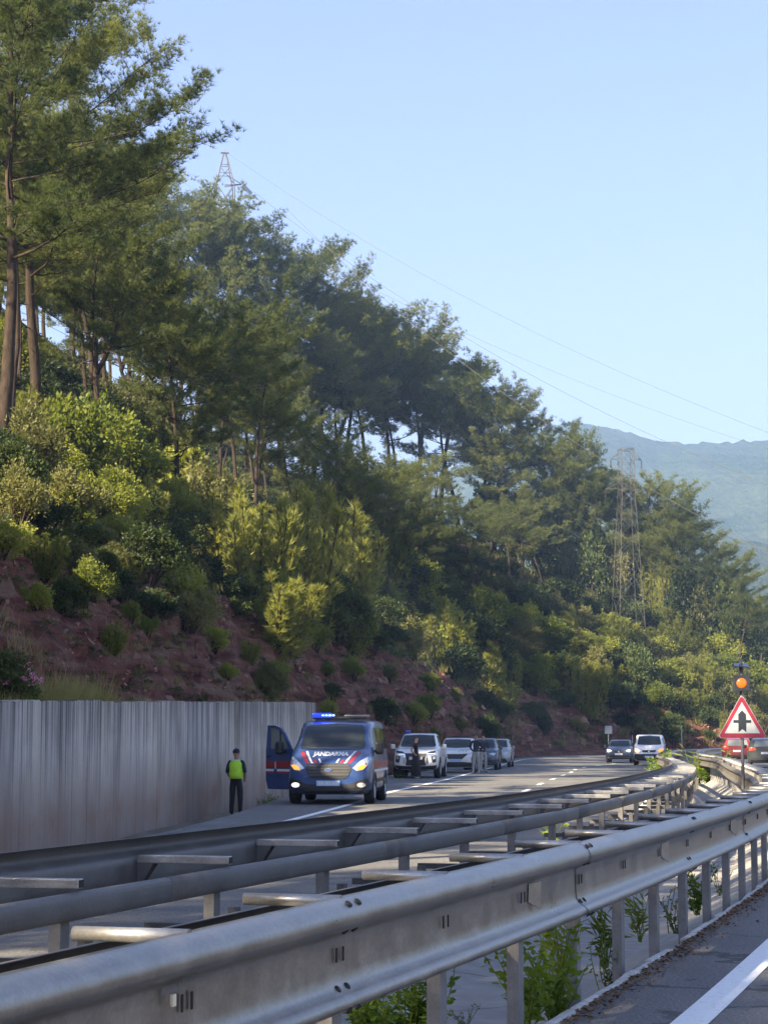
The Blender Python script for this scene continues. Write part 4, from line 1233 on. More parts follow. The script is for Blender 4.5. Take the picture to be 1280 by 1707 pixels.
# alike bushes keep a shared group; a label that is used once needs none
_by = {}
for o in S.objects:
    if o.get('group', '').startswith('scrub: '): _by.setdefault(o['label'], []).append(o)
for lab, os_ in _by.items():
    for o in os_: o['group'] = 'scrub on the slope' if len(os_) == 1 else lab

# ---- low ground cover: one mass of small leaves and dry stalks hugging the slope
def ground_cover():
    g = np.random.default_rng(77); Cc = []; Dd = []; Gc = []; Gd = []
    n = 0
    while n < 4200:
        u = g.uniform(-30, 1310); gg = np.interp(u, [0, 300, 560, 800, 1000, 1150, 1280], [600, 660, 720, 810, 930, 1020, 1060])
        v = g.uniform(gg, 1245); p = hit(u, v)
        if p is None or p.y > 330: continue
        n += 1
        t, fi = tfoot(p)
        q = np.array(tuple(p))
        bank = t < 4.6
        if bank and g.random() < .72: continue
        px = p.y / FPX                       # metres per photograph pixel
        r_ = px * g.uniform(7, 20) * (.55 if bank else 1)
        m = 44
        o = unit(g.normal(size=(m, 3))); o[:, 2] = np.abs(o[:, 2])
        P = q + o * r_ * g.uniform(.3, 1, (m, 1)) ** .5 * np.array([1.3, 1.3, .8]); 
        if g.random() < .3: Gc.append(q + g.normal(size=(14, 3)) * np.array([1, 1, .1]) * r_ * .6); Gd.append(np.tile([0, 0, 1.0], (14, 1)))
        else: Cc.append((P, o + np.array([0, 0, .4]), px * 3.6))
    V = []; F = []; off = 0
    for P, D, ln in Cc:
        v_, f_ = leaves(P, unit(D), g, ln * 1.3, ln * .75); V.append(v_); F.append(f_ + off); off += len(v_)
    me = mesh_np('undergrowth', np.concatenate(V), np.concatenate(F)); me.materials.append(MAT['leaf_dark'])
    tag(link('undergrowth', me), 'dense low green undergrowth covering the slope between the bushes', 'undergrowth', kind='stuff')
    Gc = np.concatenate(Gc); Gd = np.concatenate(Gd)
    px = Gc[:, 1:2] / FPX
    V, F = blades(Gc, Gd, g, 3, 1.0, 0.05, .35)
    # scale blades about their roots with distance, so that stalks stay 10 to 20 px long
    root = np.repeat(np.repeat(Gc, 3, 0), 3, 0); sc = np.repeat(np.repeat(px * 16, 3, 0), 3, 0)
    V = root + (V - root) * sc
    me = mesh_np('dry_grass', V, F); me.materials.append(MAT['straw'])
    tag(link('dry_grass', me), 'thin dry grass stalks scattered over the slope', 'grass', kind='stuff')
ground_cover()

# ---- loose stones on the cut bank
def rubble():
    r = random.Random(9); mb = MB(); n = 0
    while n < 2600:
        u = r.uniform(-10, 1280); v = r.uniform(830, 1245); p = hit(u, v)
        if p is None: continue
        n += 1
        t, fi = tfoot(p)
        if t > 4.9 or p.y > 260: continue
        s = p.y / FPX * min(13, r.expovariate(1 / 2.6) + 1.2)
        rot = Matrix.Rotation(r.uniform(0, 6), 3, Vector((r.gauss(0, 1), r.gauss(0, 1), r.gauss(0, 1))).normalized())
        vs = [(1, 0, 0), (-1, 0, 0), (0, 1, 0), (0, -1, 0), (0, 0, 1), (0, 0, -1), (.7, .6, .5), (-.6, -.7, .5)]
        vs = [p + rot @ Vector((a * s * r.uniform(.6, 1.2), b * s * r.uniform(.6, 1.2), c * s * r.uniform(.4, .8))) for a, b, c in vs]
        mb.add(vs, [(0, 2, 6), (6, 2, 4), (0, 6, 4), (2, 1, 4), (1, 7, 4), (7, 3, 4), (1, 3, 7), (3, 0, 4), (2, 0, 5), (1, 2, 5), (3, 1, 5), (0, 3, 5)])
    tag(mb.build('rubble', MAT['rock']), 'loose reddish stones stuck in the bare cut bank', 'stones', kind='stuff')
rubble()
# ================================================================ vehicles
MAT['tyre'] = simple('tyre_rubber', (.018, .018, .019), .85, var=.3, scale=20)
MAT['rim'] = simple('alloy_rim', (.42, .43, .45), .35, .8)
MAT['rim_dark'] = simple('dark_steel_rim', (.10, .10, .11), .5, .5)
MAT['black'] = simple('black_plastic', (.016, .016, .018), .55, var=.25, scale=15)
MAT['dark'] = simple('dark_seams_and_hollow_shade', (.01, .01, .011), .9)  # for door seams, and for shade painted over arches and the doorway
MAT['chrome'] = simple('chrome', (.62, .63, .65), .18, 1.0)
MAT['plate'] = simple('number_plate', (.68, .70, .72), .5, var=.06, scale=40)
MAT['plate_blue'] = simple('blue_number_plate', (.32, .50, .72), .5, var=.06, scale=40)
MAT['ink'] = simple('dark_lettering', (.05, .06, .09), .6)
MAT['white_ink'] = simple('white_vinyl', (.60, .61, .62), .45)
MAT['red_ink'] = simple('red_vinyl', (.26, .018, .022), .45)
MAT['green_ink'] = simple('green_vinyl', (.04, .28, .10), .45)
MAT['lamp'] = simple('headlamp_lens', (.55, .57, .58), .12, .4, coat=1.0)
MAT['lamp_on'] = simple('lit_headlamp', (.8, .8, .75), .2, emit=(1, .95, .85), estr=.3)
MAT['amber_on'] = simple('lit_amber_indicator', (.6, .22, .02), .3, emit=(1.0, .28, .02), estr=.35)
MAT['red_lamp'] = simple('red_tail_lamp', (.45, .02, .02), .2, coat=1.0)
MAT['red_on'] = simple('lit_tail_lamp', (.6, .04, .02), .2, emit=(1.0, .06, .03), estr=.12)
MAT['blue_on'] = simple('lit_blue_beacon', (.01, .02, .5), .3, emit=(.004, .02, 1.0), estr=.7)
MAT['blue_core'] = simple('blue_beacon_led', (.6, .7, 1.0), .3, emit=(.2, .4, 1.0), estr=.6)
MAT['blue_off'] = simple('blue_beacon', (.02, .05, .35), .25, coat=.5)
def glassmat(name, col=(.014, .018, .021), rough=.05):
    m, N, L, B = newmat(name)
    B.inputs['Base Color'].default_value = (*col, 1); B.inputs['Roughness'].default_value = rough
    B.inputs['Specular IOR Level'].default_value = .42
    return m
MAT['glass'] = glassmat('car_glass')
MAT['glass_pale'] = glassmat('pale_door_and_sky_tone_glass', (.16, .18, .18))
def carpaint(name, col, metal=.2, rough=.32, dust=.12):
    m, N, L, B = newmat(name)
    v = coords(N, L); t = noise_tex(N, L, v, 2.6, 5, .65)
    r = ramp(N, [(.35, col), (.8, tuple(c * (1 - dust) + d * dust for c, d in zip(col, (.36, .31, .25))))]); L.new(t.outputs['Fac'], r.inputs['Fac'])
    L.new(r.outputs['Color'], B.inputs['Base Color']); B.inputs['Metallic'].default_value = metal
    rr = ramp(N, [(.35, (rough,) * 3), (.75, (min(1, rough + .2),) * 3)]); L.new(t.outputs['Fac'], rr.inputs['Fac']); L.new(rr.outputs['Color'], B.inputs['Roughness'])
    B.inputs['Coat Weight'].default_value = .6; B.inputs['Coat Roughness'].default_value = .08
    return m
MAT['p_blue'] = carpaint('dark_blue_paint', (.012, .042, .15), .1, dust=.05)
MAT['p_white'] = carpaint('white_paint', (.72, .72, .71), 0)
MAT['p_silver'] = carpaint('pearl_white_paint', (.66, .66, .65), .15)
MAT['p_navy'] = carpaint('navy_paint', (.035, .055, .10), .3)
MAT['p_black'] = carpaint('black_paint', (.02, .022, .025), .2)
MAT['p_grey'] = carpaint('grey_paint', (.30, .31, .32), .4)
MAT['p_red'] = carpaint('red_paint', (.22, .016, .018), .1)
MAT['p_sedan'] = carpaint('dark_grey_green_paint', (.03, .04, .04), .3)

def pchip(xs, ys, x):
    xs = np.array(xs, float); ys = np.array(ys, float)
    h = np.diff(xs); d = np.diff(ys) / h; m = np.zeros(len(xs))
    for i in range(1, len(xs) - 1):
        if d[i - 1] * d[i] > 0: m[i] = 2 * d[i - 1] * d[i] / (d[i - 1] + d[i])
    m[0], m[-1] = d[0], d[-1]
    i = np.clip(np.searchsorted(xs, x) - 1, 0, len(h) - 1); t = (x - xs[i]) / h[i]
    return (1 + 2 * t) * (1 - t) ** 2 * ys[i] + t * (1 - t) ** 2 * h[i] * m[i] + t * t * (3 - 2 * t) * ys[i + 1] + t * t * (t - 1) * h[i] * m[i + 1]

def loft_body(st, n=90):
    """st rows: y, z_bottom, w_bottom, w_mid, z_mid, z_belt, w_belt, z_top, w_top."""
    st = np.array(st, float); ys = st[:, 0]
    yy = np.unique(np.concatenate([np.linspace(ys[0], ys[-1], n), ys]))
    P = [pchip(ys, st[:, k], yy) for k in range(1, 9)]
    V = []
    for i, y in enumerate(yy):
        zb, wb, w, zm, zbe, wbe, zt, wt = (p[i] for p in P)
        half = [(0, zb), (wb * .7, zb), (wb, zb + .02), (w * .985, zb + (zm - zb) * .35), (w, zm), ((w + wbe) / 2 + .006, (zm + zbe) / 2 + .02), (wbe, zbe)]
        dz = zt - zbe
        half += [(wbe + (wt - wbe) * .35, zbe + dz * .36), (wbe + (wt - wbe) * .75, zbe + dz * .72), (wt, zbe + dz * .915), (wt * .90, zbe + dz * .975), (wt * .55, zbe + dz * .995), (0, zt)]
        ring = half + [(-a, b) for a, b in reversed(half[1:-1])]
        V += [(a, y, b) for a, b in ring]
    m = len(ring); F = []
    for i in range(len(yy) - 1):
        for k in range(m):
            F.append((i * m + k, i * m + (k + 1) % m, (i + 1) * m + (k + 1) % m, (i + 1) * m + k))
    F.append(tuple(range(m - 1, -1, -1))); F.append(tuple((len(yy) - 1) * m + k for k in range(m)))
    me = bpy.data.meshes.new('body'); me.from_pydata(V, [], F)
    me.polygons.foreach_set('use_smooth', [True] * (len(F) - 2) + [False, False]); me.update()
    bm = bmesh.new(); bm.from_mesh(me); bmesh.ops.recalc_face_normals(bm, faces=bm.faces[:]); bm.to_mesh(me); bm.free()
    bv = BVHTree.FromPolygons([Vector(v) for v in V], F)
    return me, bv

class Car:
    def __init__(self, name, st, paint, label, cat='car', group='vehicles on the road'):
        self.root = empty(name); tag(self.root, label, cat, group)
        me, self.bv = loft_body(st); self.L = st[-1][0]
        self.body = link('body', me, paint, self.root)
    def cast(self, a, b, side):
        o, d = {'front': ((a, -2, b), (0, 1, 0)), 'rear': ((a, self.L + 2, b), (0, -1, 0)), 'left': ((3, a, b), (-1, 0, 0)), 'right': ((-3, a, b), (1, 0, 0)), 'top': ((a, b, 4), (0, 0, -1))}[side]
        o, d = Vector(o), Vector(d)
        h = self.bv.ray_cast(o, d)
        if h[0] is None:
            q = {'front': Vector((a, 0, b)), 'rear': Vector((a, self.L, b)), 'left': Vector((1, a, b)), 'right': Vector((-1, a, b)), 'top': Vector((a, b, 1.5))}[side]
            h = self.bv.find_nearest(q)
        return h[0], h[1], d
    def patch(self, name, poly, side, mat, off=.006, step=.07, parent=None):
        bm = bmesh.new(); vs = [bm.verts.new((p[0], p[1], 0)) for p in poly]; bm.faces.new(vs)
        for ax in (0, 1):
            lo = min(p[ax] for p in poly); hi = max(p[ax] for p in poly); k = int((hi - lo) / step)
            for i in range(1, k + 1):
                c = lo + (hi - lo) * i / (k + 1); pc = [0, 0, 0]; pc[ax] = c; pn = [0, 0, 0]; pn[ax] = 1
                bmesh.ops.bisect_plane(bm, geom=bm.verts[:] + bm.edges[:] + bm.faces[:], plane_co=pc, plane_no=pn)
        top = []
        for v in list(bm.verts):
            p, n, d = self.cast(v.co.x, v.co.y, side)
            nn = n if n.dot(d) < 0 else -n
            v.co = p + (nn * .6 - d * .4) * off
        # a rim turned in, so that the piece has an edge
        be = [e for e in bm.edges if e.is_boundary]
        r = bmesh.ops.extrude_edge_only(bm, edges=be)
        D = {'front': Vector((0, 1, 0)), 'rear': Vector((0, -1, 0)), 'left': Vector((-1, 0, 0)), 'right': Vector((1, 0, 0)), 'top': Vector((0, 0, -1))}[side]
        for v in [g for g in r['geom'] if isinstance(g, bmesh.types.BMVert)]: v.co += D * (off + .012)
        bmesh.ops.recalc_face_normals(bm, faces=bm.faces[:])
        me = bpy.data.meshes.new(name); bm.to_mesh(me); bm.free()
        me.polygons.foreach_set('use_smooth', [False] * len(me.polygons))
        return link(name, me, mat, parent or self.root)
    def both(self, name, poly, mat, **k):
        self.patch(name, poly, 'front', mat, **k); return self.patch(name, [(-a, b) for a, b in reversed(poly)], 'front', mat, **k)
    def wheel(self, x, y, r=.34, w=.22, rim='rim', spokes=5):
        sg = 1 if x > 0 else -1
        wh = empty('wheel'); wh.parent = self.root; wh.location = (x, y, r); wh.rotation_euler = (0, 0, 0 if sg > 0 else math.pi)
        mb = MB(); mb.lathe([(r * .62, -w * .5), (r * .9, -w * .5), (r * .985, -w * .36), (r, 0), (r * .985, w * .36), (r * .92, w * .5), (r * .64, w * .48), (r * .60, w * .40), (r * .62, -w * .5)], 28); mb.build('tyre', MAT['tyre'], wh)
        mb = MB(); mb.lathe([(r * .63, w * .30), (r * .63, w * .47), (r * .57, w * .47), (r * .54, w * .25), (r * .14, w * .20), (0, w * .20)], 24)
        mb.build('rim', MAT['rim_dark'], wh)
        mb = MB()
        for k in range(spokes):
            a = 2 * math.pi * k / spokes; rot = Matrix.Rotation(a, 3, 'X')
            mb.box(rot @ Vector((w * .40, 0, r * .32)), (.02, r * .17, r * .52), rot, bev=.006)
        mb.lathe([(r * .60, w * .40), (r * .60, w * .485), (r * .55, w * .485), (r * .53, w * .40)], 24)
        mb.lathe([(r * .16, w * .38), (r * .15, w * .46), (0, w * .47)], 14)
        mb.build('spokes', MAT[rim], wh)
        # wheel arch: dark patch painted for the shade inside, no hollow is cut
        n = 22; yw = y
        P = [(yw + (r + .055) * math.cos(math.pi * k / n), r + (r + .055) * math.sin(math.pi * k / n)) for k in range(n + 1)]
        P = [(a, max(b, .2)) for a, b in P] + [(yw - r - .055, .18), (yw + r + .055, .18)]
        self.patch('wheel_arch_shade', P, 'left' if sg > 0 else 'right', MAT['dark'], off=.004, step=.09)
        mb = MB(); pts = []
        for k in range(-2, n + 3):
            a = math.pi * k / n; p, nn, d = self.cast(yw + (r + .06) * math.cos(a), max(.22, r + (r + .06) * math.sin(a)), 'left' if sg > 0 else 'right'); pts.append(p)
        mb.tube(pts, .022, 6); mb.build('arch_trim', MAT['black'], self.root)
    def mirror(self, y, z, mat, x=1.0, s=1.0):
        for sg in (1, -1):
            mb = MB(); mb.box((sg * (x + .11 * s), y, z), (.17 * s, .12, .20 * s), bev=.035); mb.tube([(sg * (x - .06), y + .03, z - .08), (sg * (x + .08), y, z - .06)], .022, 6)
            o = mb.build('mirror', mat, self.root)
    def place(self, X, Y, th, z=ZL, rear=False):
        self.root.location = (X, Y, z); self.root.rotation_euler = (0, 0, -th if not rear else math.pi - th)
def rect(x0, x1, z0, z1): return [(x0, z0), (x1, z0), (x1, z1), (x0, z1)]
def ell(cx, cz, a, b, n=18): return [(cx + a * math.cos(2 * math.pi * k / n), cz + b * math.sin(2 * math.pi * k / n)) for k in range(n)]
FONT = None
def text_patch(car, txt, size, cx, cz, mat, side='front', parent=None, name='lettering', stretch=1.0, tilt=0.0):
    cu = bpy.data.curves.new('t', 'FONT'); cu.body = txt; cu.size = size; cu.align_x = 'CENTER'; cu.align_y = 'CENTER'; cu.resolution_u = 2; cu.offset = .006
    o = bpy.data.objects.new('t', cu); COL.objects.link(o)
    dg = bpy.context.evaluated_depsgraph_get(); me = bpy.data.meshes.new_from_object(o.evaluated_get(dg))
    bpy.data.objects.remove(o); bpy.data.curves.remove(cu)
    flip = {'front': 1, 'rear': -1}.get(side, 1)
    for v in me.vertices:
        a, b = cx + v.co.x * stretch * flip, cz + v.co.y + tilt * v.co.x
        p, n, d = car.cast(a, b, side); nn = n if n.dot(d) < 0 else -n
        v.co = p + nn * .010
    me.update(); me.materials.clear()
    return link(name, me, mat, parent or car.root)

# ---------------------------------------------------------------- blue gendarmerie van
def van_body(L=4.97, W=1.0, H=1.98):
    return [ # y, zb, wb, w, zm, zbelt, wbelt, ztop, wtop
        (0.00, .34, .50, .62, .50, .62, .62, .66, .40), (.04, .27, .66, .80, .52, .78, .78, .84, .60), (.12, .24, .78, .90, .56, .92, .86, 1.00, .70),
        (.30, .23, .86, .96, .60, 1.02, .90, 1.10, .78), (.62, .23, .88, .985, .64, 1.14, .93, 1.22, .80), (.88, .23, .89, W * .99, .66, 1.22, .94, 1.30, .80),
        (1.30, .23, .90, W, .68, 1.27, .95, 1.62, .78), (1.72, .23, .90, W, .70, 1.28, .96, 1.86, .80), (2.05, .23, .90, W, .70, 1.28, .965, 1.94, .83), (2.7, .23, .90, W, .70, 1.28, .97, H - .01, .85),
        (4.0, .23, .90, W, .70, 1.28, .97, H, .86), (4.7, .25, .90, W * .99, .70, 1.26, .96, H - .02, .85), (4.90, .28, .88, .97, .70, 1.22, .94, H - .06, .83), (4.97, .34, .84, .94, .70, 1.18, .92, 1.80, .80)]
van = Car('police_van', van_body(), MAT['p_blue'], 'dark blue gendarmerie van with lit blue roof beacon and open front door', 'van')
ws = van.patch('windshield', [(-.74, 1.285), (-.40, 1.262), (0, 1.255), (.40, 1.262), (.74, 1.285), (.765, 1.36), (.70, 1.79), (.64, 1.845), (0, 1.875), (-.64, 1.845), (-.70, 1.79), (-.765, 1.36)], 'front', MAT['glass'], off=.010)
for sg in (-1, 1):
    mb = MB(); a = van.cast(sg * .12, 1.275, 'front')[0]; b = van.cast(sg * .62, 1.33, 'front')[0]
    mb.tube([a + Vector((0, -.02, 0)), b + Vector((0, -.025, 0))], .010, 5); mb.build('wiper', MAT['black'], van.root)
# things behind the glass: a white seat cover seen through the screen
g = van.patch('grille', [(-.50, .92), (-.53, .80), (-.46, .66), (-.38, .60), (.38, .60), (.46, .66), (.53, .80), (.50, .92), (0, .95)], 'front', MAT['black'], off=.014)
for zz in (.68, .75, .82, .885):
    van.patch('grille_bar', rect(-.47 + .0, .47, zz - .011, zz + .011), 'front', simple('grille_bar', (.06, .062, .065), .4, .3), off=.026, parent=g)
van.patch('emblem', ell(0, .80, .085, .038), 'front', MAT['chrome'], off=.034, parent=g); van.patch('emblem_field', ell(0, .80, .070, .028), 'front', MAT['p_blue'], off=.040, parent=g)
for sg in (-1, 1):
    P = [(.56, .84), (.66, .775), (.80, .80), (.89, .90), (.93, 1.08), (.88, 1.10), (.72, 1.00)]
    P = P if sg > 0 else [(-a, b) for a, b in reversed(P)]
    h = van.patch('headlight', P, 'front', MAT['lamp'], off=.012, step=.05)
    Q = [(.66, .795), (.80, .815), (.875, .91), (.80, .915), (.70, .875)]; Q = Q if sg > 0 else [(-a, b) for a, b in reversed(Q)]
    van.patch('indicator', Q, 'front', MAT['amber_on'], off=.020, step=.05, parent=h)
low = van.patch('lower_bumper', [(-.88, .26), (.88, .26), (.95, .46), (.90, .60), (.70, .56), (.50, .47), (-.50, .47), (-.70, .56), (-.90, .60), (-.95, .46)], 'front', MAT['black'], off=.012)
for sg in (-1, 1): van.patch('fog_lamp', ell(sg * .76, .455, .095, .055), 'front', MAT['lamp_on'] if sg < 0 else MAT['lamp'], off=.022, parent=low)
pl = van.patch('number_plate', rect(-.27, .27, .435, .555), 'front', MAT['plate_blue'], off=.030)
for k, (a, b) in enumerate([(-.22, -.17), (-.155, -.11), (-.06, .0), (.02, .06), (.10, .15), (.17, .22)]):
    van.patch('plate_character', rect(a, b, .462, .53), 'front', MAT['white_ink'], off=.036, parent=pl)
# hood stripes
for sg in (-1, 1):
    def mm(P): return P if sg > 0 else [(-a, b) for a, b in reversed(P)]
    van.patch('red_stripe', mm([(.44, .955), (.53, .955), (.72, 1.215), (.64, 1.225)]), 'front', MAT['red_ink'], off=.008)
    van.patch('white_stripe', mm([(.355, .955), (.405, .955), (.60, 1.228), (.55, 1.23)]), 'front', MAT['white_ink'], off=.008)
    van.patch('red_stripe', mm([(.255, .96), (.32, .96), (.375, 1.035), (.32, 1.045)]), 'front', MAT['red_ink'], off=.008)
    van.patch('white_stripe', mm([(.165, .965), (.205, .965), (.255, 1.055), (.215, 1.055)]), 'front', MAT['white_ink'], off=.008)
text_patch(van, 'JANDARMA', .125, 0.02, 1.155, MAT['white_ink'], stretch=1.25)
# sides
for side in ('left', 'right'):
    if side == 'left':
        van.patch('side_window', [(1.22, 1.32), (2.05, 1.28), (2.05, 1.78), (1.75, 1.76), (1.50, 1.62)], side, MAT['glass'])
    van.patch('side_window', [(2.2, 1.28), (3.35, 1.28), (3.35, 1.78), (2.2, 1.79)], side, MAT['glass']); van.patch('side_window', [(3.45, 1.28), (4.6, 1.28), (4.55, 1.76), (3.45, 1.78)], side, MAT['glass'])
    van.patch('side_stripe', [(1.0, .84), (4.8, .84), (4.8, .99), (1.0, .99)], side, MAT['red_ink'], off=.004, step=.12)
    van.patch('side_stripe', [(1.0, .75), (4.8, .75), (4.8, .80), (1.0, .80)], side, MAT['white_ink'], off=.004, step=.12)
    van.patch('side_moulding', [(1.35, .50), (3.55, .50), (3.55, .58), (1.35, .58)], side, MAT['black'], off=.014, step=.15)
    for yy in (1.12, 2.12, 3.40): van.patch('door_seam', rect(yy, yy + .012, .32, 1.8), side, MAT['dark'], off=.003, step=.15)
    van.patch('sill', rect(1.4, 3.5, .24, .34), side, MAT['black'], off=.008, step=.2)
van.patch('door_opening_shade', [(1.14, .34), (2.10, .34), (2.10, 1.78), (1.75, 1.77), (1.14, 1.30)], 'right', MAT['dark'], off=.008)  # dark patch painted for the shade of the open doorway
mb = MB(); mb.box((.72 + .36, 1.32, 1.30), (.20, .16, .30), bev=.05); mb.tube([(.94, 1.40, 1.22), (1.06, 1.34, 1.24)], .03, 6); mb.build('mirror', MAT['black'], van.root)
for (x, y) in ((.88, .98), (-.88, .98), (.88, 3.92), (-.88, 3.92)): van.wheel(x, y, .335, .24)
# roof light bar
lb = empty('light_bar'); lb.parent = van.root
mb = MB(); mb.box((.02, 2.30, 2.025), (1.30, .26, .06), bev=.02); mb.build('housing', MAT['black'], lb)
mb = MB(); mb.box((-.40, 2.28, 2.085), (.46, .30, .11), bev=.03); mb.build('blue_lens', MAT['blue_on'], lb)
mb = MB(); mb.box((.44, 2.30, 2.075), (.60, .26, .045), bev=.02); mb.build('clear_lens', simple('grey_lens', (.20, .20, .21), .35), lb)
for k in range(4):
    mb = MB(); mb.box((-.37 + k * .085, 2.125, 2.085), (.06, .012, .035)); mb.build('led', MAT['blue_core'], lb)
# open passenger door, hinged at the front edge
dr = empty('door'); dr.parent = van.root; dr.location = (-.985, 1.12, 0); dr.rotation_euler = (0, 0, R(180 - 46))
def dprism(poly, t0, t1, name, mat, parent):
    mb = MB(); mb.prism(poly, t0, t1); return mb.build(name, mat, parent)
OUT = [(0, .40), (0, 1.28), (.10, 1.42), (.30, 1.66), (.46, 1.79), (.66, 1.84), (.97, 1.84), (1.02, 1.30), (1.02, .55), (.93, .32), (.10, .32)]
dprism([(0, .40), (0, 1.28), (1.02, 1.28), (1.02, .55), (.93, .32), (.10, .32)], -.03, .03, 'door_panel', MAT['p_blue'], dr)
dprism([(0, 1.28), (.10, 1.42), (.30, 1.66), (.46, 1.79), (.66, 1.84), (.97, 1.84), (.97, 1.78), (.66, 1.78), (.49, 1.73), (.36, 1.63), (.18, 1.40), (.10, 1.28)], -.025, .025, 'window_frame', MAT['p_blue'], dr)
dprism([(.86, 1.28), (.86, 1.78), (.97, 1.78), (1.02, 1.28)], -.025, .025, 'window_frame', MAT['p_blue'], dr)
dprism([(.44, 1.28), (.44, 1.69), (.475, 1.72), (.475, 1.28)], -.022, .022, 'window_bar', MAT['black'], dr)
dprism([(.10, 1.28), (.18, 1.40), (.36, 1.63), (.49, 1.73), (.66, 1.78), (.86, 1.78), (.86, 1.28)], -.004, .004, 'window_glass', MAT['glass_pale'], dr)
for y0, y1 in ((-.036, -.030), (.030, .036)):
    dprism(rect(.02, 1.015, .84, .99), y0, y1, 'red_stripe', MAT['red_ink'], dr); dprism(rect(.02, 1.015, .745, .80), y0, y1, 'white_stripe', MAT['white_ink'], dr)
    dprism(rect(.12, .95, .69, .735), y0, y1, 'red_stripe', MAT['red_ink'], dr)
    q0, q1 = (y0 - .006, y0) if y0 < 0 else (y1, y1 + .006)
    dprism([(.56, .66), (.62, .60), (.68, .66), (.68, .80), (.56, .80)], q0, q1, 'shield_emblem', MAT['p_blue'], dr)
    dprism(rect(.605, .635, .80, .98), q0, q1, 'shield_emblem', MAT['white_ink'], dr)
mb = MB(); mb.box((.30, .16, 1.30), (.20, .16, .30), bev=.05); mb.tube([(.22, .02, 1.22), (.28, .12, 1.22)], .03, 6); mb.build('mirror', MAT['black'], dr)
mb = MB(); mb.box((.90, .045, 1.10), (.14, .03, .035), bev=.01); mb.box((.90, -.045, 1.10), (.14, .03, .035), bev=.01); mb.build('handle', MAT['black'], dr)
van.place(-1.29, 48.3, .085)

# ---------------------------------------------------------------- generic passenger shapes
def suv_body(L=4.4, W=.92, H=1.62, hood=.98, cowl=1.10, nose=.85):
    return [(0, .36, .45, .58, .52, .62, .58, .66, .40), (.05, .28, .62, .78, .54, .76, .74, .80, .58), (.14, .24, .74, .87, .58, nose, .81, nose + .05, .66),
            (.40, .24, .80, W * .98, .62, hood - .04, .85, hood + .01, .70), (.9, .24, .82, W, .66, hood, .87, cowl - .03, .70), (1.10, .24, .82, W, .67, hood + .02, .87, cowl + .02, .69),
            (1.55, .24, .82, W, .68, hood + .03, .87, H - .20, .66), (1.95, .24, .82, W, .68, hood + .04, .875, H - .03, .66), (2.5, .24, .82, W, .68, hood + .05, .875, H, .67),
            (3.4, .24, .82, W, .68, hood + .06, .87, H - .02, .66), (3.95, .25, .82, W, .70, hood + .08, .86, H - .10, .63), (4.22, .28, .80, .89, .72, hood + .06, .82, H - .38, .64), (L, .36, .76, .84, .74, hood - .02, .78, hood + .08, .62)]
def sides(car, gl, doors, sill=(1.2, 3.2), roof=1.55, mat_sill='black'):
    for side in ('left', 'right'):
        for P in gl: car.patch('side_window', P, side, MAT['glass'])
        for yy in doors: car.patch('door_seam', rect(yy, yy + .012, .32, 1.0), side, MAT['dark'], off=.003, step=.2)
        car.patch('sill', rect(sill[0], sill[1], .25, .36), side, MAT[mat_sill], off=.008, step=.25)
        for yy in doors[1:]: car.patch('door_handle', rect(yy - .26, yy - .10, .86, .90), side, MAT['black'], off=.02, step=.3)

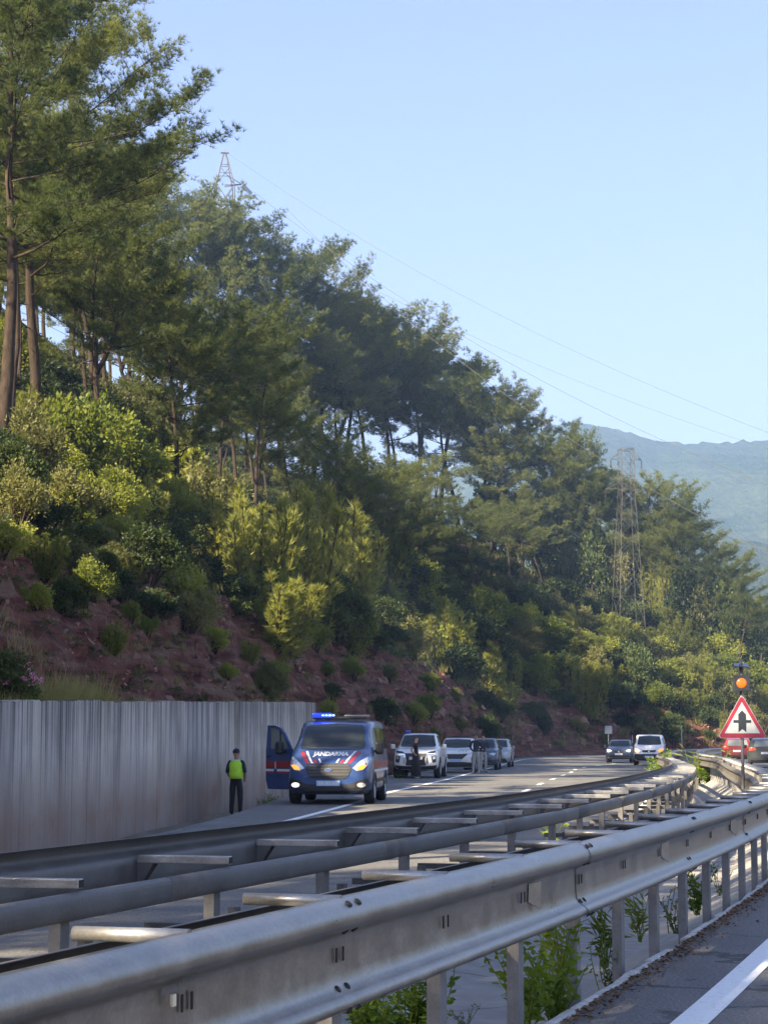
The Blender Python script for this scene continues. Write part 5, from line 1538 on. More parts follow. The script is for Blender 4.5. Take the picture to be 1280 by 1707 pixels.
# ---- white double cab pickup with angular chrome nose
def pickup():
    W, H = .91, 1.78
    st = [(0, .46, .50, .62, .60, .80, .60, .84, .45), (.05, .38, .64, .78, .62, .95, .74, .98, .60), (.14, .34, .74, .87, .66, 1.06, .81, 1.09, .68), (.45, .33, .80, W * .98, .72, 1.10, .85, 1.15, .70), (1.0, .33, .82, W, .76, 1.14, .87, 1.20, .70),
          (1.15, .33, .82, W, .76, 1.16, .87, 1.24, .69), (1.60, .33, .82, W, .78, 1.18, .87, 1.58, .66), (1.95, .33, .82, W, .78, 1.19, .87, 1.75, .65), (2.5, .33, .82, W, .78, 1.20, .87, H, .66), (3.2, .33, .82, W, .78, 1.20, .87, H - .03, .65),
          (3.42, .33, .82, W, .78, 1.20, .87, 1.55, .66), (3.50, .33, .82, W, .78, 1.16, .87, 1.20, .70), (5.1, .38, .80, W * .98, .80, 1.16, .86, 1.18, .70), (5.22, .44, .78, .88, .80, 1.12, .84, 1.15, .70)]
    c = Car('pickup_truck', st, MAT['p_silver'], 'white double cab pickup with a blue roof beacon parked behind the van', 'pickup')
    c.patch('windshield', [(-.68, 1.235), (0, 1.215), (.68, 1.235), (.70, 1.30), (.60, 1.69), (0, 1.72), (-.60, 1.69), (-.70, 1.30)], 'front', MAT['glass'], off=.010)
    gr = c.patch('grille', [(-.44, .98), (-.36, .72), (-.40, .50), (.40, .50), (.36, .72), (.44, .98)], 'front', MAT['black'], off=.012)
    for s_ in ([(0, .985), (.028, .94), (0, .895), (-.028, .94)], [(0, .895), (-.055, .895), (-.083, .85), (-.028, .85)], [(0, .895), (.028, .85), (.083, .85), (.055, .895)]): c.patch('emblem', s_, 'front', MAT['chrome'], off=.03, step=.2, parent=gr)
    c.both('headlight', [(.42, .985), (.70, .985), (.85, 1.05), (.84, 1.10), (.55, 1.05)], MAT['black'], off=.012)
    c.both('chrome_wing', [(.42, .95), (.72, .955), (.74, .91), (.46, .90), (.50, .62), (.46, .55), (.40, .60)], MAT['chrome'], off=.016)
    c.both('fog_housing', [(.60, .86), (.80, .90), (.80, .64), (.66, .60)], MAT['black'], off=.010)
    c.both('fog_lamp', [(.66, .84), (.77, .87), (.77, .76), (.68, .74)], MAT['lamp'], off=.02)
    c.patch('lower_bumper', [(-.78, .36), (.78, .36), (.84, .52), (.40, .48), (-.40, .48), (-.84, .52)], 'front', MAT['black'], off=.012)
    c.patch('number_plate', rect(-.26, .26, .73, .84), 'front', MAT['plate'], off=.03)
    sides(c, [[(1.40, 1.24), (2.25, 1.24), (2.25, 1.68), (1.98, 1.66)], [(2.33, 1.24), (3.25, 1.26), (3.12, 1.64), (2.33, 1.68)]], (1.22, 2.29, 3.32), (1.45, 3.4))
    c.mirror(1.45, 1.24, MAT['p_silver'], .92)
    for (x, y) in ((.80, .85), (-.80, .85), (.80, 3.95), (-.80, 3.95)): c.wheel(x, y, .385, .26)
    mb = MB(); mb.box((-.50, 2.2, 1.83), (.22, .16, .12), bev=.03); mb.build('roof_beacon', MAT['blue_off'], c.root)
    mb = MB(); mb.tube([(.03, 2.0, 1.77), (.03, 2.05, 1.95)], .008, 5); mb.build('aerial', MAT['black'], c.root)
    c.place(1.25, 82.3, .10); return c
pickup()

# ---- white SUV with green stripes
def suv_white():
    c = Car('patrol_car', suv_body(4.42, .92, 1.62, 1.02, 1.13, .90), MAT['p_white'], 'white patrol SUV with green bonnet stripes parked behind the pickup', 'car')
    c.patch('windshield', [(-.68, 1.16), (0, 1.135), (.68, 1.16), (.60, 1.53), (0, 1.56), (-.60, 1.53)], 'front', MAT['glass'], off=.010)
    c.patch('grille', [(-.62, .90), (-.30, .62), (.30, .62), (.62, .90), (.30, .86), (-.30, .86)], 'front', MAT['black'], off=.012)
    c.both('headlight', [(.50, .87), (.84, .97), (.85, .92), (.62, .84)], MAT['lamp'], off=.016)
    c.both('air_vent', [(.72, .70), (.80, .72), (.82, .50), (.74, .48)], MAT['black'], off=.012)
    c.patch('lower_bumper', [(-.80, .28), (.80, .28), (.84, .46), (.40, .50), (-.40, .50), (-.84, .46)], 'front', MAT['black'], off=.012)
    c.patch('number_plate', rect(-.26, .26, .53, .64), 'front', MAT['plate_blue'], off=.03)
    for a in (.10, .26, .42): c.patch('green_stripe', [(a, .98), (a + .06, .98), (a + .20, 1.09), (a + .14, 1.09)], 'front', MAT['green_ink'], off=.008)
    sides(c, [[(1.30, 1.12), (2.25, 1.12), (2.25, 1.50), (1.95, 1.50)], [(2.33, 1.12), (3.35, 1.14), (3.2, 1.48), (2.33, 1.50)]], (1.15, 2.29, 3.3))
    c.mirror(1.35, 1.10, MAT['p_white'], .93)
    for (x, y) in ((.80, .86), (-.80, .86), (.80, 3.52), (-.80, 3.52)): c.wheel(x, y, .34, .22)
    mb = MB(); mb.box((.0, 2.3, 1.66), (1.05, .22, .05), bev=.02); mb.box((-.12, 2.3, 1.69), (.34, .2, .06), bev=.02); mb.build('roof_bar', MAT['black'], c.root)
    for sg in (-1, 1):
        mb = MB(); mb.tube([(sg * .60, 1.95, 1.60), (sg * .61, 2.6, 1.645), (sg * .60, 3.5, 1.60)], .018, 6); mb.build('roof_rail', MAT['black'], c.root)
    c.place(3.30, 96.5, .11)
suv_white()

def plain_car(name, paint, label, X, Y, th, L=4.3, W=.90, H=1.50, hood=.92, cowl=1.02, rear=False, lit=False, parts='renault', cat='car', beltmat=None):
    c = Car(name, suv_body(L, W, H, hood, cowl, .80), paint, label, cat)
    k = H / 1.62
    c.patch('windshield', [(-.66, cowl + .03), (0, cowl + .005), (.66, cowl + .03), (.58, H - .10), (0, H - .07), (-.58, H - .10)], 'front', MAT['glass'], off=.010)
    c.patch('grille', [(-.40, .80), (-.28, .64), (.28, .64), (.40, .80), (.20, .83), (-.20, .83)], 'front', MAT['black'], off=.012)
    c.patch('emblem', [(0, .82), (.045, .74), (0, .66), (-.045, .74)], 'front', MAT['chrome'], off=.026)
    c.both('headlight', [(.46, .80), (.72, .72), (.80, .86), (.60, .87)], MAT['lamp_on'] if lit else MAT['lamp'], off=.016)
    c.patch('lower_bumper', [(-.72, .30), (.72, .30), (.62, .50), (-.62, .50)], 'front', MAT['black'], off=.012)
    c.patch('bumper_trim', rect(-.74, .74, .34, .37), 'front', MAT['chrome'], off=.022)
    c.patch('number_plate', rect(-.26, .26, .53, .64), 'front', MAT['plate'], off=.026)
    sides(c, [[(1.28, hood + .10), (2.20, hood + .10), (2.20, H - .13), (1.95, H - .13)], [(2.28, hood + .10), (3.30, hood + .12), (3.1, H - .16), (2.28, H - .13)]], (1.15, 2.24, 3.2), mat_sill='black')
    # rear
    c.patch('rear_window', [(-.60, hood + .10), (.60, hood + .10), (.52, H - .14), (-.52, H - .14)], 'rear', MAT['glass_pale'], off=.010)  # pale glass colour stands in for reflected sky
    for sg in (-1, 1):
        P = [(sg * .50, .86), (sg * .82, .84), (sg * .82, .98), (sg * .54, .97)]; P = P if sg > 0 else list(reversed(P))
        c.patch('tail_light', P, 'rear', MAT['red_on'], off=.014)
    c.patch('number_plate', rect(-.26, .26, .66, .77), 'rear', MAT['plate'], off=.02)
    c.patch('rear_bumper', rect(-.74, .74, .32, .50), 'rear', MAT['black'], off=.012)
    c.mirror(1.32, hood + .10, paint, W + .0, .85)
    for (x, y) in ((W - .12, .84), (-W + .12, .84), (W - .12, 3.42), (-W + .12, 3.42)): c.wheel(x, y, .315, .21)
    c.place(X, Y, th, ZL if not rear else 0.0, rear)
    return c
plain_car('dark_suv', MAT['p_navy'], 'dark SUV partly hidden behind the two standing men', 4.85, 105.5, .11, H=1.62, hood=1.0, cowl=1.10)
plain_car('grey_car', MAT['p_grey'], 'grey car, last in the line of parked vehicles', 6.1, 115.5, .12, H=1.60, hood=1.0, cowl=1.10)
plain_car('crossover_car', MAT['p_navy'], 'dark blue crossover with lit headlight driving beside the white van', 15.75, 140, .17, H=1.56, hood=.98, cowl=1.08, lit=True)
plain_car('sedan_car', MAT['p_sedan'], 'dark sedan with red tail lamps behind the triangular sign', 19.2, 105, .17, H=1.46, W=.90, rear=True)
plain_car('red_car', MAT['p_red'], 'red car driving ahead of the dark sedan', 21.2, 125, .17, H=1.48, rear=True)

# ---- oncoming white delivery van
def white_van():
    st = [r for r in van_body(4.75, .96, 1.90)]; st = [tuple([r[0], r[1], r[2] * .96, r[3] * .955, r[4], r[5] * .95, r[6] * .955, r[7] * .955, r[8] * .95]) for r in st]
    c = Car('delivery_van', st, MAT['p_white'], 'white delivery van coming along the left carriageway beside the dark crossover', 'van')
    c.patch('windshield', [(-.70, 1.24), (0, 1.215), (.70, 1.24), (.72, 1.32), (.63, 1.74), (0, 1.78), (-.63, 1.74), (-.72, 1.32)], 'front', MAT['glass'], off=.010)
    c.patch('grille', [(-.44, .90), (-.36, .78), (.36, .78), (.44, .90), (0, .92)], 'front', MAT['black'], off=.012)
    c.patch('emblem', ell(0, .84, .05, .05), 'front', MAT['chrome'], off=.026)
    for sg in (-1, 1):
        P = [(.52, .88), (.66, .76), (.84, .82), (.86, 1.02), (.70, .98)]; P = P if sg > 0 else [(-a, b) for a, b in reversed(P)]
        c.patch('headlight', P, 'front', MAT['amber_on'] if sg > 0 else simple('pale_amber_headlamp', (.8, .6, .4), .2, emit=(1, .5, .25), estr=.35), off=.014)
    c.patch('lower_bumper', [(-.84, .25), (.84, .25), (.92, .48), (.86, .68), (-.86, .68), (-.92, .48)], 'front', MAT['black'], off=.012)
    c.patch('number_plate', rect(-.26, .26, .46, .57), 'front', MAT['plate'], off=.028)
    for side in ('left', 'right'):
        c.patch('side_window', [(1.24, 1.26), (2.0, 1.24), (2.0, 1.68), (1.70, 1.66), (1.48, 1.54)], side, MAT['glass'])
        for yy in (1.12, 2.1, 3.3): c.patch('door_seam', rect(yy, yy + .012, .32, 1.7), side, MAT['dark'], off=.003, step=.2)
    c.mirror(1.32, 1.24, MAT['black'], .95)
    mb = MB(); mb.tube([(0, 1.9, 1.82), (0, 2.0, 1.98)], .008, 5); mb.build('aerial', MAT['black'], c.root)
    for (x, y) in ((.84, .95), (-.84, .95), (.84, 3.85), (-.84, 3.85)): c.wheel(x, y, .33, .22, rim='rim_dark')
    c.place(16.0, 126, .15)
white_van()
# ================================================================ people
MAT['skin'] = simple('skin', (.42, .24, .16), .55, var=.08, scale=20)
MAT['hair'] = simple('dark_hair', (.012, .010, .009), .6)
MAT['navy_cloth'] = simple('navy_cloth', (.020, .026, .042), .9, var=.3, scale=12, bmp=.3)
MAT['black_cloth'] = simple('black_cloth', (.012, .012, .014), .9, var=.3, scale=12, bmp=.3)
MAT['dark_trousers'] = simple('dark_uniform_trousers', (.022, .028, .030), .9, var=.3, scale=12, bmp=.3)
MAT['grey_trousers'] = simple('pale_grey_trousers', (.30, .29, .27), .9, var=.2, scale=12, bmp=.3)
MAT['shoe'] = simple('shoe_leather', (.03, .028, .027), .6)
MAT['shoe_pale'] = simple('pale_shoe', (.40, .38, .34), .7)
MAT['hivis'] = simple('lime_high_visibility_cloth', (.56, .95, .05), .7, var=.06, scale=7, bmp=.4)
MAT['reflect_tape'] = simple('silver_reflective_tape', (.62, .66, .62), .35, .2)
MAT['eye'] = simple('eye_dark', (.02, .015, .012), .3)
MAT['lip'] = simple('lips', (.30, .12, .10), .5)

def person(label, loc, rz, mats, pose, group=None, height=1.75, hair='short', skirt=False, sleeve=1.0, build=1.0, head_turn=0.0):
    """mats: torso, legs, shoes. pose: joints overriding the relaxed standing figure (facing -Y)."""
    J = dict(pelvis=(0, 0, .95), waist=(0, .005, 1.08), chest=(0, .0, 1.28), upper=(0, .01, 1.42), neck=(0, .005, 1.51), jaw=(0, -.012, 1.585), head=(0, -.004, 1.66), crown=(0, .006, 1.735),
             shL=(.185, .01, 1.43), elL=(.245, .03, 1.16), wrL=(.235, -.04, .92), shR=(-.185, .01, 1.43), elR=(-.245, .03, 1.16), wrR=(-.235, -.04, .92),
             hiL=(.095, 0, .90), knL=(.115, -.02, .50), anL=(.125, .02, .09), toL=(.145, -.13, .035), hiR=(-.095, 0, .90), knR=(-.115, -.02, .50), anR=(-.125, .02, .09), toR=(-.145, -.13, .035))
    J.update(pose)
    rad = dict(pelvis=(.150, .110), waist=(.135, .100), chest=(.155, .110), upper=(.125, .085), neck=(.055, .056), jaw=(.066, .072), head=(.078, .094), crown=(.052, .066),
               shL=(.068, .068), elL=(.054, .054), wrL=(.034, .036), shR=(.068, .068), elR=(.054, .054), wrR=(.034, .036),
               hiL=(.105, .105), knL=(.078, .080), anL=(.058, .062), toL=(.042, .030), hiR=(.105, .105), knR=(.078, .080), anR=(.058, .062), toR=(.042, .030))
    names = list(J); ix = {n: i for i, n in enumerate(names)}
    E = [('pelvis', 'waist'), ('waist', 'chest'), ('chest', 'upper'), ('upper', 'neck'), ('neck', 'jaw'), ('jaw', 'head'), ('head', 'crown')]
    for s in 'LR': E += [('upper', 'sh' + s), ('sh' + s, 'el' + s), ('el' + s, 'wr' + s), ('pelvis', 'hi' + s), ('hi' + s, 'kn' + s), ('kn' + s, 'an' + s), ('an' + s, 'to' + s)]
    me = bpy.data.meshes.new('skel'); me.from_pydata([J[n] for n in names], [(ix[a], ix[b]) for a, b in E], [])
    o = bpy.data.objects.new('skel', me); COL.objects.link(o)
    sk = o.modifiers.new('skin', 'SKIN'); sk.use_smooth_shade = True; sk.branch_smoothing = .4
    sv = me.skin_vertices[0].data
    for n in names:
        b = build if n in ('pelvis', 'waist', 'chest', 'upper') else 1
        sv[ix[n]].radius = (rad[n][0] * b, rad[n][1] * b); sv[ix[n]].use_root = (n == 'pelvis')
    ss = o.modifiers.new('sub', 'SUBSURF'); ss.levels = 2; ss.render_levels = 2
    dg = bpy.context.evaluated_depsgraph_get(); bme = bpy.data.meshes.new_from_object(o.evaluated_get(dg))
    bpy.data.objects.remove(o)
    bm = bmesh.new(); bm.from_mesh(bme)
    # face: nose, ears; hands: palm and five fingers
    extra = MB(); hx, hy, hz_ = J['head']
    extra.add(*nose(hx, hy - .088, hz_ - .012))
    for s in (1, -1): extra.lathe([(.001, .012), (.022, .008), (.030, -.004), (.026, -.012)], 8, Matrix.Translation((hx + s * .080, hy + .008, hz_ - .015)) @ Matrix.Scale(s, 4, (1, 0, 0)))
    for s in 'LR':
        w = Vector(J['wr' + s]); e = Vector(J['el' + s]); d = (w - e).normalized(); sd = 1 if s == 'L' else -1
        fwd = Vector((0, -1, 0)); fwd = (fwd - d * fwd.dot(d)).normalized(); nrm = d.cross(fwd)
        extra.tube([w - d * .01, w + d * .04, w + d * .085], [.028, .036, .032], 8)
        for k, (off, ln) in enumerate(((-.027, .062), (-.009, .075), (.009, .080), (.027, .072))):
            b = w + d * .080 - fwd * off * sd * 0 + fwd * -off; curl = nrm * (.012 * sd)
            extra.tube([b, b + d * ln * .5 + curl, b + d * ln * .95 + curl * 2.6], [.0095, .0085, .0065], 6)
        b = w + d * .03 + fwd * .028
        extra.tube([b, b + d * .03 + fwd * .022, b + d * .06 + fwd * .028], [.012, .010, .008], 6)
    n0 = len(bm.faces)
    vs = [bm.verts.new(v) for v in extra.v]
    for f in extra.f:
        try: fc = bm.faces.new([vs[i] for i in f]); fc.smooth = True
        except ValueError: pass
    bm.faces.ensure_lookup_table()
    tm, lm, shm = mats
    # slots: 0 skin, 1 torso, 2 legs, 3 shoes
    el = {s: Vector(J['el' + s]) for s in 'LR'}; wr = {s: Vector(J['wr' + s]) for s in 'LR'}; shd = {s: Vector(J['sh' + s]) for s in 'LR'}
    for i, f in enumerate(bm.faces):
        c = f.calc_center_median()
        if i >= n0: f.material_index = 0; continue
        m = 1
        if c.z > J['neck'][2] - .005: m = 0
        elif c.z < .085: m = 3
        elif c.z < .97 and abs(c.x) < .24 and not any(min((c - wr[s]).length, (c - (wr[s] + el[s]) / 2).length) < .07 for s in 'LR'): m = 2
        for s in 'LR':
            # position along the arm decides where the sleeve ends
            a, b_ = el[s], wr[s]; t = (c - a).dot(b_ - a) / (b_ - a).length_squared
            dist = (c - (a + (b_ - a) * max(0, min(1, t)))).length
            if dist < .06 and t > sleeve: m = 0
            if sleeve < 0 and dist >= .06:
                a, b_ = shd[s], el[s]; t2 = (c - a).dot(b_ - a) / (b_ - a).length_squared
                if t2 > 1 + sleeve and (c - (a + (b_ - a) * max(0, min(1, t2)))).length < .065: m = 0
        f.material_index = m
    for v in bm.verts:                     # the head turns on the neck
        if head_turn and v.co.z > J['neck'][2] - .01:
            p = Vector(J['neck']); k = sm(J['neck'][2] - .01, J['neck'][2] + .06, v.co.z)
            v.co = p + Matrix.Rotation(head_turn * k, 3, 'Z') @ (v.co - p)
    bme.materials.clear()
    for m in (MAT['skin'], tm, lm, shm): bme.materials.append(m)
    bm.to_mesh(bme); bm.free()
    root = empty('person', loc, rz); tag(root, label, 'person', group); k = height / 1.76; root.scale = (k, k, k)
    link('body', bme, None, root)
    T = Matrix.Translation(Vector(J['neck'])) @ Matrix.Rotation(head_turn, 4, 'Z') @ Matrix.Translation(-Vector(J['neck']))
    hc = Vector(J['head'])
    mb = MB()
    for s in (1, -1): mb.lathe([(.001, .006), (.009, .004), (.011, 0)], 8, T @ Matrix.Translation(hc + Vector((s * .030, -.090, .005))) @ Matrix.Rotation(-math.pi / 2, 4, 'Z'))
    mb.build('eyes', MAT['eye'], root)
    mb = MB(); mb.box((0, 0, 0), (.045, .012, .012), bev=.005); o = mb.build('mouth', MAT['lip'], root); o.matrix_local = T @ Matrix.Translation(hc + Vector((0, -.084, -.062)))
    # hair
    mb = MB(); vs = []; fs = []; n, m = 18, 8
    for i in range(m + 1):
        ph = math.pi * .52 * i / m
        for k_ in range(n):
            t = 2 * math.pi * k_ / n; front = max(0, -math.sin(t))
            p2 = ph * (1 - .38 * front)
            vs.append(T @ (hc + Vector((0, .010, .012)) + Vector((.090 * math.sin(p2) * math.cos(t), .110 * math.sin(p2) * math.sin(t), .108 * math.cos(p2)))))
    for i in range(m):
        for k_ in range(n): fs.append((i * n + k_, (i + 1) * n + k_, (i + 1) * n + (k_ + 1) % n, i * n + (k_ + 1) % n))
    mb.add(vs, fs, True)
    if hair == 'bun': mb.lathe([(.001, -.055), (.035, -.045), (.055, 0), (.035, .045), (.001, .055)], 12, T @ Matrix.Translation(hc + Vector((0, .12, .02))))
    mb.build('hair', MAT['hair'], root)
    if hair == 'cap':
        mb = MB(); vs = []; fs = []
        for i in range(m + 1):
            ph = math.pi * .50 * i / m
            for k_ in range(n):
                t = 2 * math.pi * k_ / n
                vs.append(T @ (hc + Vector((0, .004, .028)) + Vector((.098 * math.sin(ph) * math.cos(t), .117 * math.sin(ph) * math.sin(t), .105 * math.cos(ph)))))
        for i in range(m):
            for k_ in range(n): fs.append((i * n + k_, (i + 1) * n + k_, (i + 1) * n + (k_ + 1) % n, i * n + (k_ + 1) % n))
        mb.add(vs, fs, True)
        P = [(-.075, -.09), (-.07, -.15), (-.035, -.185), (.035, -.185), (.07, -.15), (.075, -.09)]
        mb.add([T @ (hc + Vector((a, b, .035))) for a, b in P] + [T @ (hc + Vector((a, b, .026))) for a, b in P], [tuple(range(6)), tuple(range(11, 5, -1))] + [(i, 6 + i, 6 + (i + 1) % 6, (i + 1) % 6) for i in range(6)])
        mb.build('cap', MAT['navy_cloth'], root)
    return root, J, T
def nose(x, y, z):
    return [(x, y - .024, z - .012), (x - .016, y + .006, z - .02), (x + .016, y + .006, z - .02), (x, y + .004, z + .038), (x, y + .008, z - .026)], [(0, 1, 3), (0, 3, 2), (0, 4, 1), (0, 2, 4)]
def garment(name, rings, mat, root, thick=.012, n=28):
    """Open shell of elliptical rings (cx, cy, z, a, b)."""
    vs = []; fs = []
    for gs in (0, -thick):
        for (cx_, cy_, z, a, b) in rings:
            for k in range(n):
                t = 2 * math.pi * k / n; w = 1 + .018 * math.sin(5 * t + z * 23) + .012 * math.sin(9 * t - z * 31)
                vs.append(Vector((cx_ + (a + gs) * w * math.cos(t), cy_ + (b + gs) * w * math.sin(t), z)))
    m = len(rings)
    for i in range(m - 1):
        for k in range(n):
            k2 = (k + 1) % n; q = m * n
            fs.append((i * n + k, i * n + k2, (i + 1) * n + k2, (i + 1) * n + k)); fs.append((q + i * n + k2, q + i * n + k, q + (i + 1) * n + k, q + (i + 1) * n + k2))
    for i in (0, m - 1):
        for k in range(n): k2 = (k + 1) % n; q = m * n; fs.append((i * n + k, q + i * n + k, q + i * n + k2, i * n + k2))
    mb = MB(); mb.add(vs, fs, True); return mb.build(name, mat, root)

# officer in a lime vest, back to the camera, facing the wall and the slope
p = Vector(((396 - CX) / FPX * 55.6, 55.6, ZL - .50))
off, J, T = person('person in lime high visibility vest and dark cap standing by the wall, back turned', (p.x, p.y, p.z), R(165), (MAT['navy_cloth'], MAT['dark_trousers'], MAT['shoe']),
                   dict(elL=(.255, .02, 1.17), wrL=(.20, -.13, .98), elR=(-.255, .02, 1.17), wrR=(-.20, -.13, .98)), hair='cap', sleeve=.1, head_turn=R(35), height=1.74)
vest = garment('vest', [(0, .005, .98, .188, .150), (0, .005, 1.08, .186, .146), (0, .0, 1.20, .192, .145), (0, .0, 1.30, .200, .146), (0, .005, 1.40, .198, .132), (0, .01, 1.455, .168, .110), (0, .01, 1.492, .095, .085)], MAT['hivis'], off)
garment('reflective_band', [(0, .01, 1.448, .182, .119), (0, .01, 1.470, .156, .110)], MAT['reflect_tape'], vest, thick=.006)
garment('reflective_band', [(0, 0, 1.10, .193, .153), (0, 0, 1.135, .195, .153)], MAT['hivis'], vest, thick=.006)

# woman in black beside the pickup, in profile
p = Vector(((693 - CX) / FPX * 81.4, 81.6, ZL))
wo, J, T = person('person in black top and long black skirt standing before the pickup, hand on hip', (p.x, p.y - .2, ZL), R(75), (MAT['black_cloth'], MAT['black_cloth'], MAT['shoe_pale']),
                  dict(elR=(-.30, .14, 1.20), wrR=(-.19, .02, 1.04), elL=(.23, .02, 1.17), wrL=(.19, -.08, .98), hiL=(.09, 0, .9), hiR=(-.09, 0, .9), knL=(.08, -.01, .5), knR=(-.08, .02, .5), anL=(.07, .0, .09), anR=(-.07, .04, .09), toL=(.08, -.14, .035), toR=(-.08, -.11, .035)),
                  hair='bun', sleeve=-.45, height=1.63, build=.93)
garment('skirt', [(0, .01, .13, .235, .215), (0, .01, .35, .215, .20), (0, .01, .6, .20, .18), (0, .01, .85, .175, .150), (0, .01, 1.02, .148, .118)], MAT['black_cloth'], wo)
# two men talking
p = Vector(((792 - CX) / FPX * 95.0, 95.0, ZL))
person('person in dark jacket and pale grey trousers standing in front, hands behind the back', (p.x, p.y, ZL), R(-8), (MAT['navy_cloth'], MAT['grey_trousers'], MAT['shoe_pale']),
       dict(elL=(.27, .10, 1.17), wrL=(.13, .16, .98), elR=(-.27, .10, 1.17), wrR=(-.13, .16, .98)), sleeve=1.0, height=1.76, build=1.06)
p = Vector(((804 - CX) / FPX * 96.6, 96.6, ZL))
person('person in dark jacket and grey trousers half hidden behind the other man', (p.x, p.y, ZL), R(20), (MAT['navy_cloth'], MAT['grey_trousers'], MAT['shoe']),
       dict(elL=(.26, .02, 1.18), wrL=(.16, -.16, 1.10), elR=(-.26, .02, 1.18), wrR=(-.16, -.16, 1.10)), sleeve=1.0, height=1.74)

# ================================================================ triangular priority sign with amber beacon
MAT['sign_red'] = simple('sign_red_film', (.28, .022, .05), .4, var=.08, scale=9)
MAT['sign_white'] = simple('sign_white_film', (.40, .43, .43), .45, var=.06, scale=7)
MAT['sign_black'] = simple('sign_black_film', (.016, .022, .032), .5)
MAT['pole'] = galvanised('sign_pole_steel', .22, .55, metal=.4)
sp = at(1236, 1195, 37.0)
sg = empty('warning_sign', (sp.x, sp.y, -.25), R(-6)); tag(sg, 'red bordered triangular priority road sign with amber beacon and small solar panel', 'road sign')
z0 = at(1236, 1230.5, 37).z + .25; z1 = at(1236, 1156.5, 37).z + .25; hw = .437
def rtri(hw, zb, zt, r, n=5):
    C = [Vector((-hw, zb)), Vector((hw, zb)), Vector((0, zt))]; out = []
    for i in range(3):
        a, b, c = C[i - 1], C[i], C[(i + 1) % 3]; u = (a - b).normalized(); w = (c - b).normalized(); ang = u.angle(w); dd = r / math.tan(ang / 2)
        p0, p1 = b + u * dd, b + w * dd; cc = b + (u + w).normalized() * (r / math.sin(ang / 2))
        a0 = math.atan2(p0.y - cc.y, p0.x - cc.x); a1 = math.atan2(p1.y - cc.y, p1.x - cc.x)
        while a1 - a0 > math.pi: a1 -= 2 * math.pi
        while a1 - a0 < -math.pi: a1 += 2 * math.pi
        out += [(cc.x + r * math.cos(a0 + (a1 - a0) * k / n), cc.y + r * math.sin(a0 + (a1 - a0) * k / n)) for k in range(n + 1)]
    return out
H_ = z1 - z0
def pr(poly, a, b, nm, mat, par=None):
    mb = MB(); mb.prism(poly, a, b); return mb.build(nm, mat, par or sg)
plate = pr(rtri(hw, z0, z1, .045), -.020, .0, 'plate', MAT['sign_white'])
pr(rtri(hw - .010, z0 + .006, z1 - .016, .040), -.024, -.0205, 'red_border', MAT['sign_red'], plate)
ins = .108
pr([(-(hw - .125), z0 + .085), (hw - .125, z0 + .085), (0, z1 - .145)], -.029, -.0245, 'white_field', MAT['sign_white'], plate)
k = H_ / .78
cx = 0.0; zb_ = z0 + .105 * k
pr([(cx - .068, zb_), (cx, zb_ + .055), (cx + .068, zb_), (cx + .068, zb_ + .315), (cx, zb_ + .385), (cx - .068, zb_ + .315)], -.034, -.0295, 'arrow_symbol', MAT['sign_black'], plate)
pr(rect(-.155, -.0685, zb_ + .165, zb_ + .215), -.034, -.0295, 'arrow_symbol', MAT['sign_black'], plate); pr(rect(.0685, .155, zb_ + .165, zb_ + .215), -.034, -.0295, 'arrow_symbol', MAT['sign_black'], plate)
mb = MB(); mb.tube([(0, .035, -.3), (0, .035, z1 + .62)], .030, 12); mb.build('pole', MAT['pole'], sg)
bx = at(1236, 1139, 37).z + .25
bc = empty('beacon'); bc.parent = sg
mb = MB(); mb.box((0, -.03, bx), (.29, .10, .29), bev=.010); mb.build('housing', MAT['sign_black'], bc)
mb = MB(); mb.lathe([(0, .022), (.055, .018), (.085, .007), (.090, 0)], 28, Matrix.Translation((0, -.080, bx)) @ Matrix.Rotation(-math.pi / 2, 4, 'Z'))
mb.build('amber_lens', simple('lit_amber_lens', (.40, .10, .008), .3, emit=(1.0, .20, .006), estr=.11), bc)
for k_ in range(-2, 3):
    mb = MB(); hh = math.sqrt(.083 ** 2 - (k_ * .032) ** 2); mb.box((k_ * .032, -.099 + abs(k_) * .004, bx), (.006, .012, hh * 1.8)); mb.build('lens_rib', simple('amber_rib', (.35, .12, .01), .4), bc)
zp = at(1236, 1109, 37).z + .25
mb = MB(); mb.box((0, 0, zp), (.26, .26, .022), Matrix.Rotation(R(14), 3, 'X') @ Matrix.Rotation(R(3), 3, 'Y'), bev=.004); mb.build('solar_panel', simple('solar_cells', (.05, .07, .11), .25, .2), sg)
mb = MB(); mb.tube([(-.035, .0, zp - .02), (-.035, .0, bx + .15)], .008, 6); mb.tube([(.03, .0, zp - .02), (.03, .0, bx + .15)], .008, 6); mb.build('panel_bracket', MAT['pole'], sg)

# small grey sign plate beyond the far curve, seen from behind
q = at(1014, 1248, 165); fs_ = empty('sign_plate', (q.x, q.y, hz(q.x, q.y) - .05)); tag(fs_, 'small plain grey square sign plate on a thin pole beyond the dark crossover', 'road sign')
zz = at(1014, 1210, 165).z - fs_.location.z
mb = MB(); mb.box((0, 0, zz - .31), (.58, .02, .62), bev=.008); mb.build('plate', simple('sign_back_grey', (.22, .26, .31), .5, .3), fs_)
mb = MB(); mb.tube([(0, .03, -.3), (0, .03, zz - .05)], .03, 8); mb.build('pole', MAT['galv_bar'], fs_)
